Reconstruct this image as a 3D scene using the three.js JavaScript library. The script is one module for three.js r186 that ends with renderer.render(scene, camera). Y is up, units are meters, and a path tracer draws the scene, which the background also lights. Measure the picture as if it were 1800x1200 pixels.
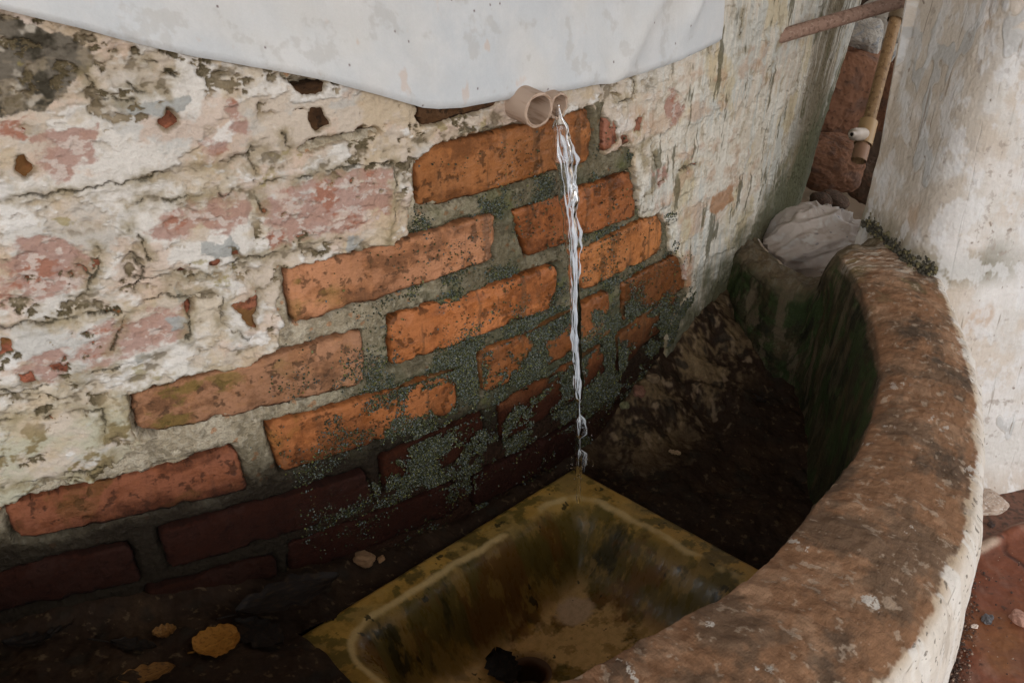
import * as THREE from 'three';
import { mergeGeometries } from 'three/addons/utils/BufferGeometryUtils.js';

// ------------------------------------------------------------------ camera, sky, sun, exposure
const EYE = 0.88;                                            // eye height over the red floor, metres
const scene = new THREE.Scene();
const camera = new THREE.PerspectiveCamera(34.37, 1.5, 0.02, 300);
camera.position.set(0, EYE, 0);
camera.rotation.set(THREE.MathUtils.degToRad(-28.369), 0, THREE.MathUtils.degToRad(0.451));
const renderer = new THREE.WebGLRenderer({ antialias: true });
renderer.setSize(1024, 682);
renderer.toneMapping = THREE.LinearToneMapping;
renderer.toneMappingExposure = 1.43;
renderer.shadowMap.enabled = true;
{
  // overcast sky: even grey cloud, a little brighter overhead
  const w = 64, h = 32, d = new Float32Array(w * h * 4);
  for (let j = 0; j < h; j++) for (let i = 0; i < w; i++) {
    const el = ((j + 0.5) / h - 0.5) * Math.PI, up = Math.max(0, Math.sin(el));
    const L = 1.80 * (0.75 + 0.5 * up), k = (j * w + i) * 4;
    d[k] = L * 0.97; d[k + 1] = L; d[k + 2] = L * 1.04; d[k + 3] = 1;
  }
  const sky = new THREE.DataTexture(d, w, h, THREE.RGBAFormat, THREE.FloatType);
  sky.mapping = THREE.EquirectangularReflectionMapping;
  sky.magFilter = THREE.LinearFilter; sky.needsUpdate = true;
  scene.background = sky; scene.environment = sky;
}
const sun = new THREE.DirectionalLight(0xfff5ea, 0.75);
sun.position.set(1.0, EYE + 1.30, 3.3); sun.target.position.set(0, EYE - 0.5, -1.1);
sun.castShadow = true; sun.shadow.radius = 60; sun.shadow.mapSize.set(2048, 2048);
Object.assign(sun.shadow.camera, { left: -3, right: 3, top: 3, bottom: -3, near: 0.1, far: 15 });
scene.add(sun, sun.target);

// ------------------------------------------------------------------ small tools
let seed = 7;
const rnd = () => { seed = (seed * 1664525 + 1013904223) >>> 0; return seed / 4294967296; };
const clamp = (x, a = 0, b = 1) => x < a ? a : x > b ? b : x;
const smooth = (a, b, x) => { const t = clamp((x - a) / (b - a)); return t * t * (3 - 2 * t); };
const mix = (a, b, t) => a + (b - a) * t;
const PERM = new Uint8Array(1024), GX = new Float32Array(256), GY = new Float32Array(256), GR = new Float32Array(256);
{
  const p = [...Array(256).keys()];
  for (let i = 255; i > 0; i--) { const j = Math.floor(rnd() * (i + 1)); [p[i], p[j]] = [p[j], p[i]]; }
  for (let i = 0; i < 1024; i++) PERM[i] = p[i & 255];
  for (let i = 0; i < 256; i++) { const a = rnd() * 6.2832; GX[i] = Math.cos(a) * 1.5; GY[i] = Math.sin(a) * 1.5; GR[i] = rnd(); }
}
function n2(x, y) {                                           // gradient noise, about -1..1
  const xf = Math.floor(x), yf = Math.floor(y), X = xf & 255, Y = yf & 255; x -= xf; y -= yf;
  const u = x * x * x * (x * (x * 6 - 15) + 10), v = y * y * y * (y * (y * 6 - 15) + 10);
  const a = PERM[PERM[X] + Y], b = PERM[PERM[X + 1] + Y], c = PERM[PERM[X] + Y + 1], d = PERM[PERM[X + 1] + Y + 1];
  const p = GX[a] * x + GY[a] * y, q = GX[b] * (x - 1) + GY[b] * y, r = GX[c] * x + GY[c] * (y - 1), t = GX[d] * (x - 1) + GY[d] * (y - 1);
  return p + (q - p) * u + (r - p + (p - q - r + t) * u) * v;
}
function fb(x, y, o) { let s = 0, a = 0.55; for (let i = 0; i < o; i++) { s += a * n2(x, y); x = x * 2.03 + 17.1; y = y * 2.03 + 5.7; a *= 0.5; } return s; }
function fr(x, y, o) { let s = 0, a = 0.25; for (let i = 0; i < o; i++) { s += a * n2(x, y); x = x * 2.07 + 13.7; y = y * 2.07 + 9.3; a *= 0.64; } return s; }   // rough, ragged noise
const white = (k) => GR[PERM[(k & 255) + PERM[(k >> 8) & 255]]] + GR[PERM[((k * 7) & 255) + PERM[(k >> 5) & 255]]] - 1;      // grain, -1..1
function scale(o, k) { o.r *= k; o.g *= k; o.b *= k; }
function n3(x, y, z) { return (n2(x + 0.7 * z, y - 0.4 * z) + n2(y * 0.9 + 31, z + 0.5 * x) + n2(z * 1.1 - 13, x * 0.95 - 0.6 * y)) * 0.6; }
function fb3(x, y, z, o) { let s = 0, a = 0.55; for (let i = 0; i < o; i++) { s += a * n3(x, y, z); x = x * 2.03 + 7; y = y * 2.03 + 3; z = z * 2.03 + 11; a *= 0.5; } return s; }
const CELL = { d: 0, r: 0 };
function cell(x, y) {                                         // nearest feature point: distance and a random number
  const X = Math.floor(x), Y = Math.floor(y); let best = 9, id = 0;
  for (let j = -1; j < 2; j++) for (let i = -1; i < 2; i++) {
    const h = PERM[PERM[(X + i) & 255] + ((Y + j) & 255)];
    const dx = X + i + GR[h] - x, dy = Y + j + GR[(h + 97) & 255] - y, d = dx * dx + dy * dy;
    if (d < best) { best = d; id = h; }
  }
  CELL.d = Math.sqrt(best); CELL.r = GR[(id + 41) & 255]; return CELL;
}
const SR = new Uint8Array(4097);
for (let i = 0; i <= 4096; i++) { const c = i / 4096; SR[i] = Math.round(255 * (c <= 0.0031308 ? 12.92 * c : 1.055 * c ** (1 / 2.4) - 0.055)); }
const srgb = (c) => SR[(clamp(c) * 4096) | 0];
function tint(o, c, t) { if (t <= 0) return; if (t > 1) t = 1; o.r += (c[0] - o.r) * t; o.g += (c[1] - o.g) * t; o.b += (c[2] - o.b) * t; }
function texture(data, w, h, colour) {
  const t = new THREE.DataTexture(data, w, h, THREE.RGBAFormat, THREE.UnsignedByteType);
  if (colour) t.colorSpace = THREE.SRGBColorSpace;
  t.magFilter = THREE.LinearFilter; t.minFilter = THREE.LinearMipmapLinearFilter; t.generateMipmaps = true; t.needsUpdate = true;
  return t;
}
function bake(w, h, fn, mat = {}, bumpScale = 0.002) {        // fn(u, v, out) sets linear r g b, rough and bump (0..1)
  const C = new Uint8Array(w * h * 4), G = new Uint8Array(w * h * 4), B = new Uint8Array(w * h * 4), o = { r: 0, g: 0, b: 0, rough: 0.9, bump: 0.5 };
  for (let j = 0, k = 0; j < h; j++) for (let i = 0; i < w; i++, k += 4) {
    o.rough = 0.9; o.bump = 0.5; fn((i + 0.5) / w, (j + 0.5) / h, o, j * w + i);
    C[k] = srgb(o.r); C[k + 1] = srgb(o.g); C[k + 2] = srgb(o.b); C[k + 3] = 255;
    G[k] = G[k + 1] = G[k + 2] = clamp(o.rough) * 255; G[k + 3] = 255;
    B[k] = B[k + 1] = B[k + 2] = clamp(o.bump) * 255; B[k + 3] = 255;
  }
  return new THREE.MeshPhysicalMaterial({ specularIntensity: 0.5, map: texture(C, w, h, true), roughnessMap: texture(G, w, h), roughness: 1, bumpMap: texture(B, w, h), bumpScale, metalness: 0, side: THREE.DoubleSide, ...mat });
}
const numbers = {};
function named(o, name) { const n = numbers[name] = (numbers[name] ?? -1) + 1; o.name = n ? `${name}_${String(n).padStart(3, '0')}` : name; return o; }
function tag(o, label, category, group) { o.userData.label = label; o.userData.category = category; if (group) o.userData.group = group; return o; }
function structure(o) { o.userData.kind = 'structure'; return o; }
function shade(m) { m.castShadow = m.receiveShadow = true; return m; }
function mesh(name, geometry, material, parent = scene) { const m = shade(new THREE.Mesh(geometry, material)); if (parent === scene) named(m, name); else m.name = name; parent.add(m); return m; }
function thing(name, label, category, group, p = [0, 0, 0]) { const g = named(new THREE.Group(), name); g.position.set(...p); tag(g, label, category, group); scene.add(g); return g; }
const V = (x, y, f) => new THREE.Vector3(x, y + EYE, -f);     // right, up from the eye, forward
// grid of nu x nv cells; fn(u, v, out) sets x y f (and optionally keep = false); uv = (u, v)
function grid(nu, nv, fn, uvFn) {
  const P = new Float32Array((nu + 1) * (nv + 1) * 3), T = new Float32Array((nu + 1) * (nv + 1) * 2), K = new Uint8Array((nu + 1) * (nv + 1)), o = { x: 0, y: 0, f: 0, keep: true };
  for (let j = 0, k = 0; j <= nv; j++) for (let i = 0; i <= nu; i++, k++) {
    o.keep = true; fn(i / nu, j / nv, o);
    P[3 * k] = o.x; P[3 * k + 1] = o.y + EYE; P[3 * k + 2] = -o.f; K[k] = o.keep ? 1 : 0;
    if (uvFn) { const q = uvFn(i / nu, j / nv); T[2 * k] = q[0]; T[2 * k + 1] = q[1]; } else { T[2 * k] = i / nu; T[2 * k + 1] = j / nv; }
  }
  const I = [];
  for (let j = 0; j < nv; j++) for (let i = 0; i < nu; i++) {
    const a = j * (nu + 1) + i, b = a + 1, c = a + nu + 1, d = c + 1;
    if (K[a] + K[b] + K[c] > 2) I.push(a, b, c);
    if (K[b] + K[d] + K[c] > 2) I.push(b, d, c);
  }
  const used = new Int32Array(K.length).fill(-1); let n = 0;
  for (const k of I) if (used[k] < 0) used[k] = n++;
  const Q = new Float32Array(n * 3), U = new Float32Array(n * 2);
  for (let k = 0; k < K.length; k++) if (used[k] >= 0) { Q.set(P.subarray(3 * k, 3 * k + 3), 3 * used[k]); U.set(T.subarray(2 * k, 2 * k + 2), 2 * used[k]); }
  const g = new THREE.BufferGeometry();
  g.setAttribute('position', new THREE.BufferAttribute(Q, 3)); g.setAttribute('uv', new THREE.BufferAttribute(U, 2));
  g.setIndex(new THREE.BufferAttribute(Uint32Array.from(I, (k) => used[k]), 1)); g.computeVertexNormals();
  return g;
}

// ------------------------------------------------------------------ survey of the place: where a point noted on the photograph lies on a surface
const PITCH = 0.495133, ROLL = 0.007873, FL = 1940.57;
function sight(px, py) {
  const X = px - 900, Y = 600 - py, c = Math.cos(ROLL), s = Math.sin(ROLL), x = c * X - s * Y, y = s * X + c * Y;
  return [x, y * Math.cos(PITCH) - FL * Math.sin(PITCH), FL * Math.cos(PITCH) + y * Math.sin(PITCH)];
}
const onLevel = (px, py, y) => { const d = sight(px, py), t = y / d[1]; return [d[0] * t, d[2] * t]; };
const away = (px, py, dist) => { const d = sight(px, py), t = dist / Math.hypot(d[0], d[2]); return [d[0] * t, d[1] * t, d[2] * t]; };
// the round tank: its wall is addressed by arc length s and height y
const R = 1.7265, CX = -1.1625, CF = 2.342;
const bulge = (s, y = -0.45) => (0.054 + 0.15 * clamp(y + 0.445, -0.3, 0.4)) * smooth(1.45, 2.3, s) * (1 - smooth(3.5, 6, s));
function W(s, y, off, o) { const a = s / R, r = R + bulge(s, y) + off; o.x = CX + r * Math.sin(a); o.y = y; o.f = CF - r * Math.cos(a); return o; }
function onWall(px, py, off = 0) {
  const d = sight(px, py), h = Math.hypot(d[0], d[2]), ux = d[0] / h, uf = d[2] / h, b = ux * CX + uf * CF, c2 = CX * CX + CF * CF;
  let s = 1.2, t = 1, y = -0.45;
  for (let k = 0; k < 8; k++) {
    const r = R + bulge(s, y) + off, disc = Math.max(0, b * b - c2 + r * r);
    t = b - Math.sqrt(disc); s = R * Math.atan2(ux * t - CX, CF - uf * t); y = d[1] / h * t;
  }
  return [s, d[1] / h * t];
}
const wallPts = (list) => { const r = []; for (let i = 0; i < list.length; i += 2) r.push(onWall(list[i], list[i + 1])); return r; };

// ------------------------------------------------------------------ fields over the wall
const S0 = 0.5, S1 = 2.3, Y0 = -0.9, Y1 = -0.1, TW = 2048, TH = 1024, DS = (S1 - S0) / TW, DY = (Y1 - Y0) / TH;
const field = (v) => new Float32Array(TW * TH).fill(v);
const tex = (s, y) => clamp(((s - S0) / DS) | 0, 0, TW - 1) + TW * clamp(((y - Y0) / DY) | 0, 0, TH - 1);
function fill(F, pts, margin = 0.03) {                        // union of polygons as a distance, positive inside
  let a = 9, b = -9, c = 9, d = -9; for (const [s, y] of pts) { a = Math.min(a, s); b = Math.max(b, s); c = Math.min(c, y); d = Math.max(d, y); }
  const i0 = clamp(((a - margin - S0) / DS) | 0, 0, TW - 1), i1 = clamp(((b + margin - S0) / DS) | 0, 0, TW - 1), j0 = clamp(((c - margin - Y0) / DY) | 0, 0, TH - 1), j1 = clamp(((d + margin - Y0) / DY) | 0, 0, TH - 1);
  const n = pts.length;
  for (let j = j0; j <= j1; j++) for (let i = i0; i <= i1; i++) {
    const s = S0 + (i + 0.5) * DS, y = Y0 + (j + 0.5) * DY; let best = 9, inside = false;
    for (let k = 0, l = n - 1; k < n; l = k++) {
      const [xk, yk] = pts[k], [xl, yl] = pts[l], ex = xl - xk, ey = yl - yk, wx = s - xk, wy = y - yk;
      const t = clamp((wx * ex + wy * ey) / (ex * ex + ey * ey + 1e-12)), dx = wx - ex * t, dy = wy - ey * t, q = dx * dx + dy * dy;
      if (q < best) best = q;
      if ((yk > y) !== (yl > y) && s < (xl - xk) * (y - yk) / (yl - yk) + xk) inside = !inside;
    }
    const v = inside ? Math.sqrt(best) : -Math.sqrt(best); if (v > F[j * TW + i]) F[j * TW + i] = v;
  }
}
function stroke(F, pts, margin = 0.012) {                     // distance to polylines
  for (let k = 0; k + 1 < pts.length; k++) {
    const [ax, ay] = pts[k], [bx, by] = pts[k + 1], ex = bx - ax, ey = by - ay;
    const i0 = clamp(((Math.min(ax, bx) - margin - S0) / DS) | 0, 0, TW - 1), i1 = clamp(((Math.max(ax, bx) + margin - S0) / DS) | 0, 0, TW - 1);
    const j0 = clamp(((Math.min(ay, by) - margin - Y0) / DY) | 0, 0, TH - 1), j1 = clamp(((Math.max(ay, by) + margin - Y0) / DY) | 0, 0, TH - 1);
    for (let j = j0; j <= j1; j++) for (let i = i0; i <= i1; i++) {
      const s = S0 + (i + 0.5) * DS, y = Y0 + (j + 0.5) * DY, wx = s - ax, wy = y - ay, t = clamp((wx * ex + wy * ey) / (ex * ex + ey * ey + 1e-12));
      const q = Math.hypot(wx - ex * t, wy - ey * t); if (q < F[j * TW + i]) F[j * TW + i] = q;
    }
  }
}
// where the limewash has come off
const BARE = field(-0.05);
fill(BARE, wallPts([905, 214, 850, 230, 800, 243, 762, 254, 738, 270, 726, 290, 722, 310, 724, 340, 722, 365, 716, 412, 690, 425, 645, 437, 600, 446, 545, 460, 497, 474, 488, 470, 490, 500, 486, 540, 497, 575, 488, 612, 440, 640, 392, 650, 327, 658, 226, 692, 222, 715, 236, 765, 262, 780, 215, 805, 190, 832, 140, 845, 60, 862, 0, 885,
  -500, 960, -500, 1400, 700, 1300, 1020, 900, 1160, 650, 1175, 560, 1205, 520, 1200, 490, 1190, 455, 1172, 440, 1172, 395, 1150, 374, 1122, 382, 1116, 345, 1114, 300, 1108, 270, 1092, 256, 1060, 268, 1072, 240, 1067, 216, 1056, 194, 1040, 186, 1012, 190, 1000, 200]), 0.2);
const HOLE = field(-0.05);
for (const p of [[275, 205, 290, 190, 305, 192, 307, 215, 293, 228, 275, 215], [25, 275, 38, 268, 58, 292, 48, 307, 28, 298], [540, 195, 560, 188, 577, 215, 555, 228, 540, 215], [520, 262, 545, 245, 600, 232, 660, 222, 665, 230, 610, 243, 560, 258, 525, 267],
  [503, 126, 545, 138, 572, 140, 560, 162, 525, 165, 505, 145], [728, 178, 880, 172, 850, 192, 800, 206, 740, 222, 728, 208], [403, 535, 418, 528, 445, 520, 448, 575, 430, 572, 420, 549], [1072, 212, 1080, 222, 1078, 250, 1060, 266, 1066, 240], [1086, 240, 1098, 238, 1104, 252, 1090, 256],
  [1112, 210, 1127, 200, 1120, 225, 1112, 230], [362, 460, 375, 452, 386, 456, 380, 466, 364, 468], [408, 442, 428, 446, 424, 452, 410, 450], [0, 592, 22, 594, 20, 612, 0, 618], [30, 655, 55, 652, 67, 668, 50, 674, 32, 670], [327, 525, 339, 520, 338, 538, 328, 546]]) fill(HOLE, wallPts(p));
// limewash worn down to pink brick
const WORN = field(-0.05);
for (const p of [[392, 155, 410, 175, 432, 210, 433, 232, 410, 232, 395, 225, 400, 200], [340, 245, 362, 238, 368, 250, 390, 243, 394, 262, 375, 280, 350, 290, 342, 270], [55, 235, 165, 220, 170, 275, 100, 320, 60, 285], [455, 340, 560, 305, 600, 296, 688, 292, 684, 372, 600, 404, 520, 424, 470, 436, 455, 380],
  [232, 405, 330, 350, 428, 335, 436, 372, 400, 410, 300, 418], [-20, 425, 60, 410, 165, 430, 150, 500, 60, 535, -20, 545], [15, 640, 60, 620, 130, 592, 190, 560, 330, 520, 335, 545, 325, 590, 220, 625, 80, 670, 30, 660], [0, 205, 52, 200, 48, 225, 40, 238, 0, 230], [1165, 160, 1178, 150, 1198, 165, 1200, 185, 1188, 215, 1160, 225], [1205, 275, 1212, 268, 1208, 300, 1200, 305], [1140, 300, 1165, 285, 1170, 310, 1145, 330], [1185, 465, 1205, 458, 1202, 490, 1185, 500]]) fill(WORN, wallPts(p));
const GREY = field(-0.05);
for (const p of [[345, 420, 385, 426, 398, 408, 412, 435, 398, 450, 370, 446, 352, 440], [605, 410, 628, 412, 632, 436, 608, 440], [288, 552, 310, 552, 332, 556, 318, 570, 300, 575, 285, 562], [300, 502, 322, 512, 330, 522, 308, 524], [170, 180, 260, 178, 330, 165, 320, 190, 240, 200], [228, 622, 262, 612, 268, 624, 236, 636]]) fill(GREY, wallPts(p));
const DARK = field(-0.05);
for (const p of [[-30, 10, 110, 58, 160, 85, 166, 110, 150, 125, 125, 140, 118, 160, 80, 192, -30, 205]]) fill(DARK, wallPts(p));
const RUST = field(-0.05);
for (const p of [[1245, 345, 1285, 318, 1282, 350, 1262, 370, 1238, 375]]) fill(RUST, wallPts(p));
const CRACK = field(0.05);
for (const p of [[0, 345, 57, 340, 130, 333, 190, 320, 245, 313, 268, 302, 290, 300, 310, 300, 345, 292, 400, 283, 433, 268, 440, 258, 455, 256], [447, 328, 467, 317, 520, 313, 567, 300, 600, 293, 660, 285, 690, 286], [230, 484, 290, 482, 330, 484, 378, 480, 400, 462, 440, 448, 470, 444, 512, 432, 560, 424, 595, 415], [0, 572, 83, 563, 133, 552, 173, 545, 250, 530, 280, 514, 330, 515, 380, 520],
  [165, 430, 175, 445, 172, 458, 158, 480, 150, 508], [243, 412, 250, 430, 260, 455], [447, 495, 447, 520, 451, 560, 452, 580, 435, 592], [0, 680, 30, 688, 60, 680, 100, 672, 140, 655, 190, 645, 230, 636, 262, 622], [175, 718, 182, 740, 190, 790, 197, 820], [0, 850, 60, 838, 120, 828, 190, 815], [0, 740, 60, 735, 120, 722, 176, 716], [222, 400, 225, 370, 245, 345, 232, 365, 222, 385],
  [440, 258, 433, 275, 445, 300, 447, 328], [447, 328, 450, 345, 462, 372], [285, 350, 330, 345, 370, 338, 400, 344, 412, 332], [388, 520, 390, 560, 410, 580, 434, 592], [496, 235, 500, 250, 507, 265], [330, 520, 331, 560, 326, 590], [690, 288, 692, 340, 690, 392, 680, 420], [224, 690, 228, 720, 240, 760], [488, 470, 496, 480, 500, 520, 512, 572], [1110, 128, 1110, 155, 1105, 172, 1080, 178], [1120, 262, 1128, 285, 1138, 290], [195, 610, 250, 470, 230, 440], [130, 470, 145, 468, 160, 478], [128, 640, 132, 655, 140, 668],
  [1240, 60, 1240, 90], [1300, 20, 1296, 60], [1362, 72, 1350, 110, 1340, 135], [1130, 345, 1175, 300, 1220, 285], [1150, 290, 1138, 245, 1110, 265], [150, 130, 158, 165, 190, 175, 235, 172], [232, 95, 240, 108, 275, 105], [290, 122, 305, 128], [218, 140, 240, 158, 250, 160], [278, 150, 295, 158]]) stroke(CRACK, wallPts(p));

// ------------------------------------------------------------------ bricks: four corners each, clockwise from the upper left
const BRICKS = [
  ['wet', 730, 262, 1038, 188, 1040, 279, 734, 367], ['dusty', 497, 473, 868, 372, 866, 453, 513, 570], ['wet', 900, 370, 1112, 297, 1114, 379, 925, 450], ['mossy', 226, 691, 634, 577, 638, 672, 246, 762], ['wet', 682, 557, 978, 461, 972, 536, 685, 643],
  ['wet', 1014, 438, 1162, 372, 1162, 441, 1017, 512], ['wet', 467, 746, 803, 645, 800, 722, 493, 829], ['wet', 842, 621, 1068, 508, 1070, 585, 846, 692], ['wet', 1092, 497, 1215, 430, 1215, 500, 1095, 565], ['dark', 3, 886, 410, 784, 436, 858, 28, 947],
  ['dark', 275, 931, 640, 825, 655, 884, 300, 1000], ['wet', 670, 801, 850, 722, 852, 792, 675, 862], ['wet', 875, 712, 1060, 600, 1062, 668, 880, 778], ['dark', -80, 1018, 228, 951, 246, 1020, -60, 1088], ['dark', 505, 955, 800, 845, 806, 897, 512, 1015], ['dark', 828, 835, 1010, 740, 1012, 800, 832, 890], ['dark', 255, 1035, 482, 972, 490, 1012, 270, 1070],
  ['red', 452, 345, 690, 290, 692, 392, 462, 446], ['red', 232, 392, 430, 350, 440, 450, 248, 488], ['red', -40, 420, 205, 396, 215, 500, -40, 524], ['red', 74, 220, 445, 160, 440, 266, 82, 336], ['rusty', 480, 150, 716, 118, 716, 208, 478, 258], ['rusty', 728, 150, 890, 112, 895, 180, 735, 222], ['red', -40, 590, 332, 514, 330, 598, -40, 694], ['red', 398, 515, 447, 496, 452, 578, 405, 596],
  ['mossy', -40, 752, 176, 716, 195, 812, -40, 862], ['red', 1062, 186, 1270, 100, 1272, 190, 1056, 267], ['red', 1135, 290, 1310, 205, 1312, 285, 1138, 370], ['red', 1184, 362, 1330, 266, 1330, 330, 1186, 428], ['red', -90, 240, 62, 216, 66, 338, -90, 352], ['red', 1290, 92, 1420, 20, 1420, 100, 1292, 180], ['wet', 1082, 590, 1190, 505, 1190, 555, 1084, 655],
].map(([kind, ...c]) => ({ kind, q: wallPts(c) }));
const INB = field(-0.05);
for (const b of BRICKS) fill(INB, b.q, 0.04);

// wetness round the jet, moss below it
const JET = onWall(1000, 330);
const wetAt = (s, y) => {
  const n = 0.05 * fb(s * 9, y * 7, 3);
  const side = smooth(0.30, 0.12, Math.abs(s - JET[0] - 0.02) - (JET[1] - y) * 0.9 + n), low = smooth(-0.56, -0.67, y + n + 0.10 * smooth(1.0, 1.4, s) - 0.05 * smooth(1.6, 1.8, s));
  return clamp(Math.max(side * smooth(-0.29, -0.34, y), low));
};
const mossAt = (s, y) => {
  const n = fb(s * 14, y * 14, 3);
  const band = smooth(-0.515, -0.585, y + 0.05 * n + 0.10 * smooth(1.38, 1.62, s) - 0.06 * smooth(1.15, 0.9, s)) * smooth(0.98, 1.2, s + 0.06 * n) * (1 - 0.8 * smooth(1.62, 1.72, s));
  const fade = smooth(-0.755, -0.68, y + 0.03 * n);
  return clamp(band * fade * (0.75 + 0.6 * n));
};
const jointMoss = (s, y) => smooth(1.05, 1.22, s) * smooth(1.62, 1.45, s) * smooth(-0.37, -0.42, y) * smooth(-0.1, 0.35, fb(s * 18, y * 18, 2) + 0.1);

// ------------------------------------------------------------------ the coat of limewash
const PH = field(0), PM = field(0);
const coatMaterial = bake(TW, TH, (u, v, o, k) => {
  const s = S0 + u * (S1 - S0), y = Y0 + v * (Y1 - Y0), wa = n2(s * 85, y * 85), wb = n2(s * 85 + 40, y * 85 + 9), wc = n2(s * 260, y * 260), wd = n2(s * 260 + 5, y * 260 + 50), g = white(k);
  const t = tex(s + 0.0032 * wa + 0.0014 * wc, y + 0.0032 * wb + 0.0014 * wd), right = smooth(1.40, 1.58, s + 0.06 * n2(s * 6, y * 6)), left = 1 - right;
  const m = Math.min(-BARE[t] + (0.003 + 0.011 * smooth(1.36, 1.5, s)) * fr(s * 34, y * 28, 4), -HOLE[t]); PM[k] = m;
  const big = fb(s * 5, y * 8, 3), mid = fr(s * 22, y * 30, 4), fine = fr(s * 120, y * 130, 3);
  const inb = INB[t], joint = smooth(0.005, -0.006, inb), jn = fr(s * 30 + 3, y * 44 + 9, 4);
  const flake = fr(s * 8 + 4, y * 12 + 8, 6), f1 = smooth(-0.04, 0.03, flake), grey = smooth(0.06, 0.13, fr(s * 8 + 50, y * 11 + 3, 6)), rosy = smooth(0.05, 0.14, fr(s * 10 + 80, y * 14, 6)), bright = smooth(0.13, 0.20, fr(s * 17 + 20, y * 24 + 7, 5));
  o.r = 0.53; o.g = 0.45; o.b = 0.37;
  tint(o, [0.645, 0.615, 0.575], 0.85 * f1); tint(o, [0.45, 0.44, 0.415], 0.65 * grey * (1 - 0.4 * joint)); tint(o, [0.54, 0.395, 0.305], 0.6 * rosy); tint(o, [0.47, 0.355, 0.21], 0.5 * left * smooth(0.03, 0.15, fr(s * 12 + 33, y * 15 + 70, 5))); tint(o, [0.70, 0.675, 0.645], 0.8 * bright);
  tint(o, [0.36, 0.29, 0.205], 0.55 * smooth(0.030, 0.0, Math.abs(flake + 0.005)) * smooth(-0.1, 0.2, jn));
  if (right > 0) {                                                      // right of the bricks: rain-washed, streaked down
    const streak = fr(s * 60, y * 5, 5), st2 = fr(s * 110 + 9, y * 8, 4);
    tint(o, [0.60, 0.55, 0.45], right * 0.55); tint(o, [0.47, 0.485, 0.46], right * 0.7 * smooth(-0.02, 0.12, streak + 0.3 * big)); tint(o, [0.66, 0.63, 0.56], right * 0.75 * smooth(0.04, 0.14, st2)); tint(o, [0.52, 0.41, 0.22], right * 0.55 * smooth(0.05, 0.2, fr(s * 13 + 3, y * 8, 5)));
    tint(o, [0.33, 0.28, 0.20], right * 0.6 * smooth(0.10, 0.2, fr(s * 55 + 31, y * 38, 4)));
    const ghost = smooth(-0.003, 0.004, inb) * smooth(1.95, 1.7, s); tint(o, [0.42, 0.24, 0.14], 0.45 * right * ghost * smooth(-0.05, 0.15, mid)); tint(o, [0.38, 0.17, 0.075], 0.8 * right * ghost * smooth(0.035, 0.0, m) * smooth(-0.1, 0.1, fr(s * 45, y * 26, 4)));
    const far = smooth(1.80, 1.98, s + 0.06 * mid); tint(o, [0.125, 0.095, 0.05], far * (0.92 - 0.75 * smooth(2.03, 2.11, s)) * smooth(-0.22, 0.06, fr(s * 30 + 5, y * 3.5, 5) + 0.2 * smooth(-0.38, -0.55, y)));
    tint(o, [0.09, 0.08, 0.04], right * 0.8 * smooth(0.13, 0.2, fr(s * 42 + 15, y * 10, 5)));
    tint(o, [0.085, 0.085, 0.045], 0.9 * right * smooth(0.10, 0.0, y - (-0.72 + 0.36 * (s - 1.55)) + 0.14 * mid));
  }
  const low = smooth(1.02, 0.86, s) * smooth(-0.47, -0.53, y);           // pale greenish brick low on the left
  tint(o, [0.41, 0.40, 0.29], 0.75 * low * smooth(-0.2, 0.1, mid)); tint(o, [0.19, 0.135, 0.05], low * 0.85 * smooth(0.06, 0.14, fr(s * 22, y * 26, 5)));
  const veil = fr(s * 26 + 7, y * 44 + 2, 5), worn = smooth(-0.001, 0.002, WORN[t] + 0.012 * veil) * smooth(-0.14, 0.05, veil + 0.5 * clamp(WORN[t] * 14, -0.2, 0.3));
  tint(o, [0.35, 0.20, 0.158], worn * 0.84); tint(o, [0.32, 0.135, 0.085], worn * 0.8 * smooth(0.10, 0.18, fr(s * 24 + 60, y * 30, 5))); tint(o, [0.55, 0.47, 0.42], worn * 0.8 * smooth(0.05, 0.13, fr(s * 60 + 8, y * 90, 4)));
  tint(o, [0.34, 0.345, 0.33], 0.92 * smooth(-0.001, 0.0005, GREY[t] + 0.002 * mid));
  tint(o, [0.33, 0.16, 0.07], 0.8 * smooth(-0.003, 0.003, RUST[t] + 0.02 * mid));
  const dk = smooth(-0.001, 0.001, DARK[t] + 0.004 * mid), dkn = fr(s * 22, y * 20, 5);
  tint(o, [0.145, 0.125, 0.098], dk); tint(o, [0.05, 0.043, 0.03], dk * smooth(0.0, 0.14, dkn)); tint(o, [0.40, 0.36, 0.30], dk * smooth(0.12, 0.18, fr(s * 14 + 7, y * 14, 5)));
  // crumbled hollows along the joints, hairline cracks, lichen, dirt in the grain
  const zone = smooth(-0.05, 0.25, fb(s * 6 + 50, y * 8 + 3, 2) + 0.12), hollow = zone * left * smooth(0.115, 0.16, fr(s * 46 + 5, y * 60 + 60, 4) + 0.08 * joint - 0.04), cw = CRACK[t], cn = n2(s * 30 + 7, y * 30);
  const crack = smooth(0.0010 + 0.0022 * Math.max(0, cn) + 0.002 * fine, 0.0, cw) * smooth(-0.35, 0.1, cn + 0.6 * fine), halo = smooth(0.011, 0.001, cw + 0.010 * fine);
  tint(o, [0.25, 0.195, 0.10], 0.7 * halo * smooth(-0.2, 0.1, mid)); tint(o, [0.27, 0.205, 0.12], 0.85 * smooth(0.4, 0.8, hollow)); tint(o, [0.06, 0.048, 0.024], smooth(0.7, 1.0, hollow) * (0.75 + 0.25 * g)); tint(o, [0.042, 0.034, 0.018], crack * 0.9);
  tint(o, [0.27, 0.22, 0.07], 0.65 * left * smooth(0.23, 0.28, fr(s * 13 + 90, y * 17 + 8, 6)));
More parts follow.
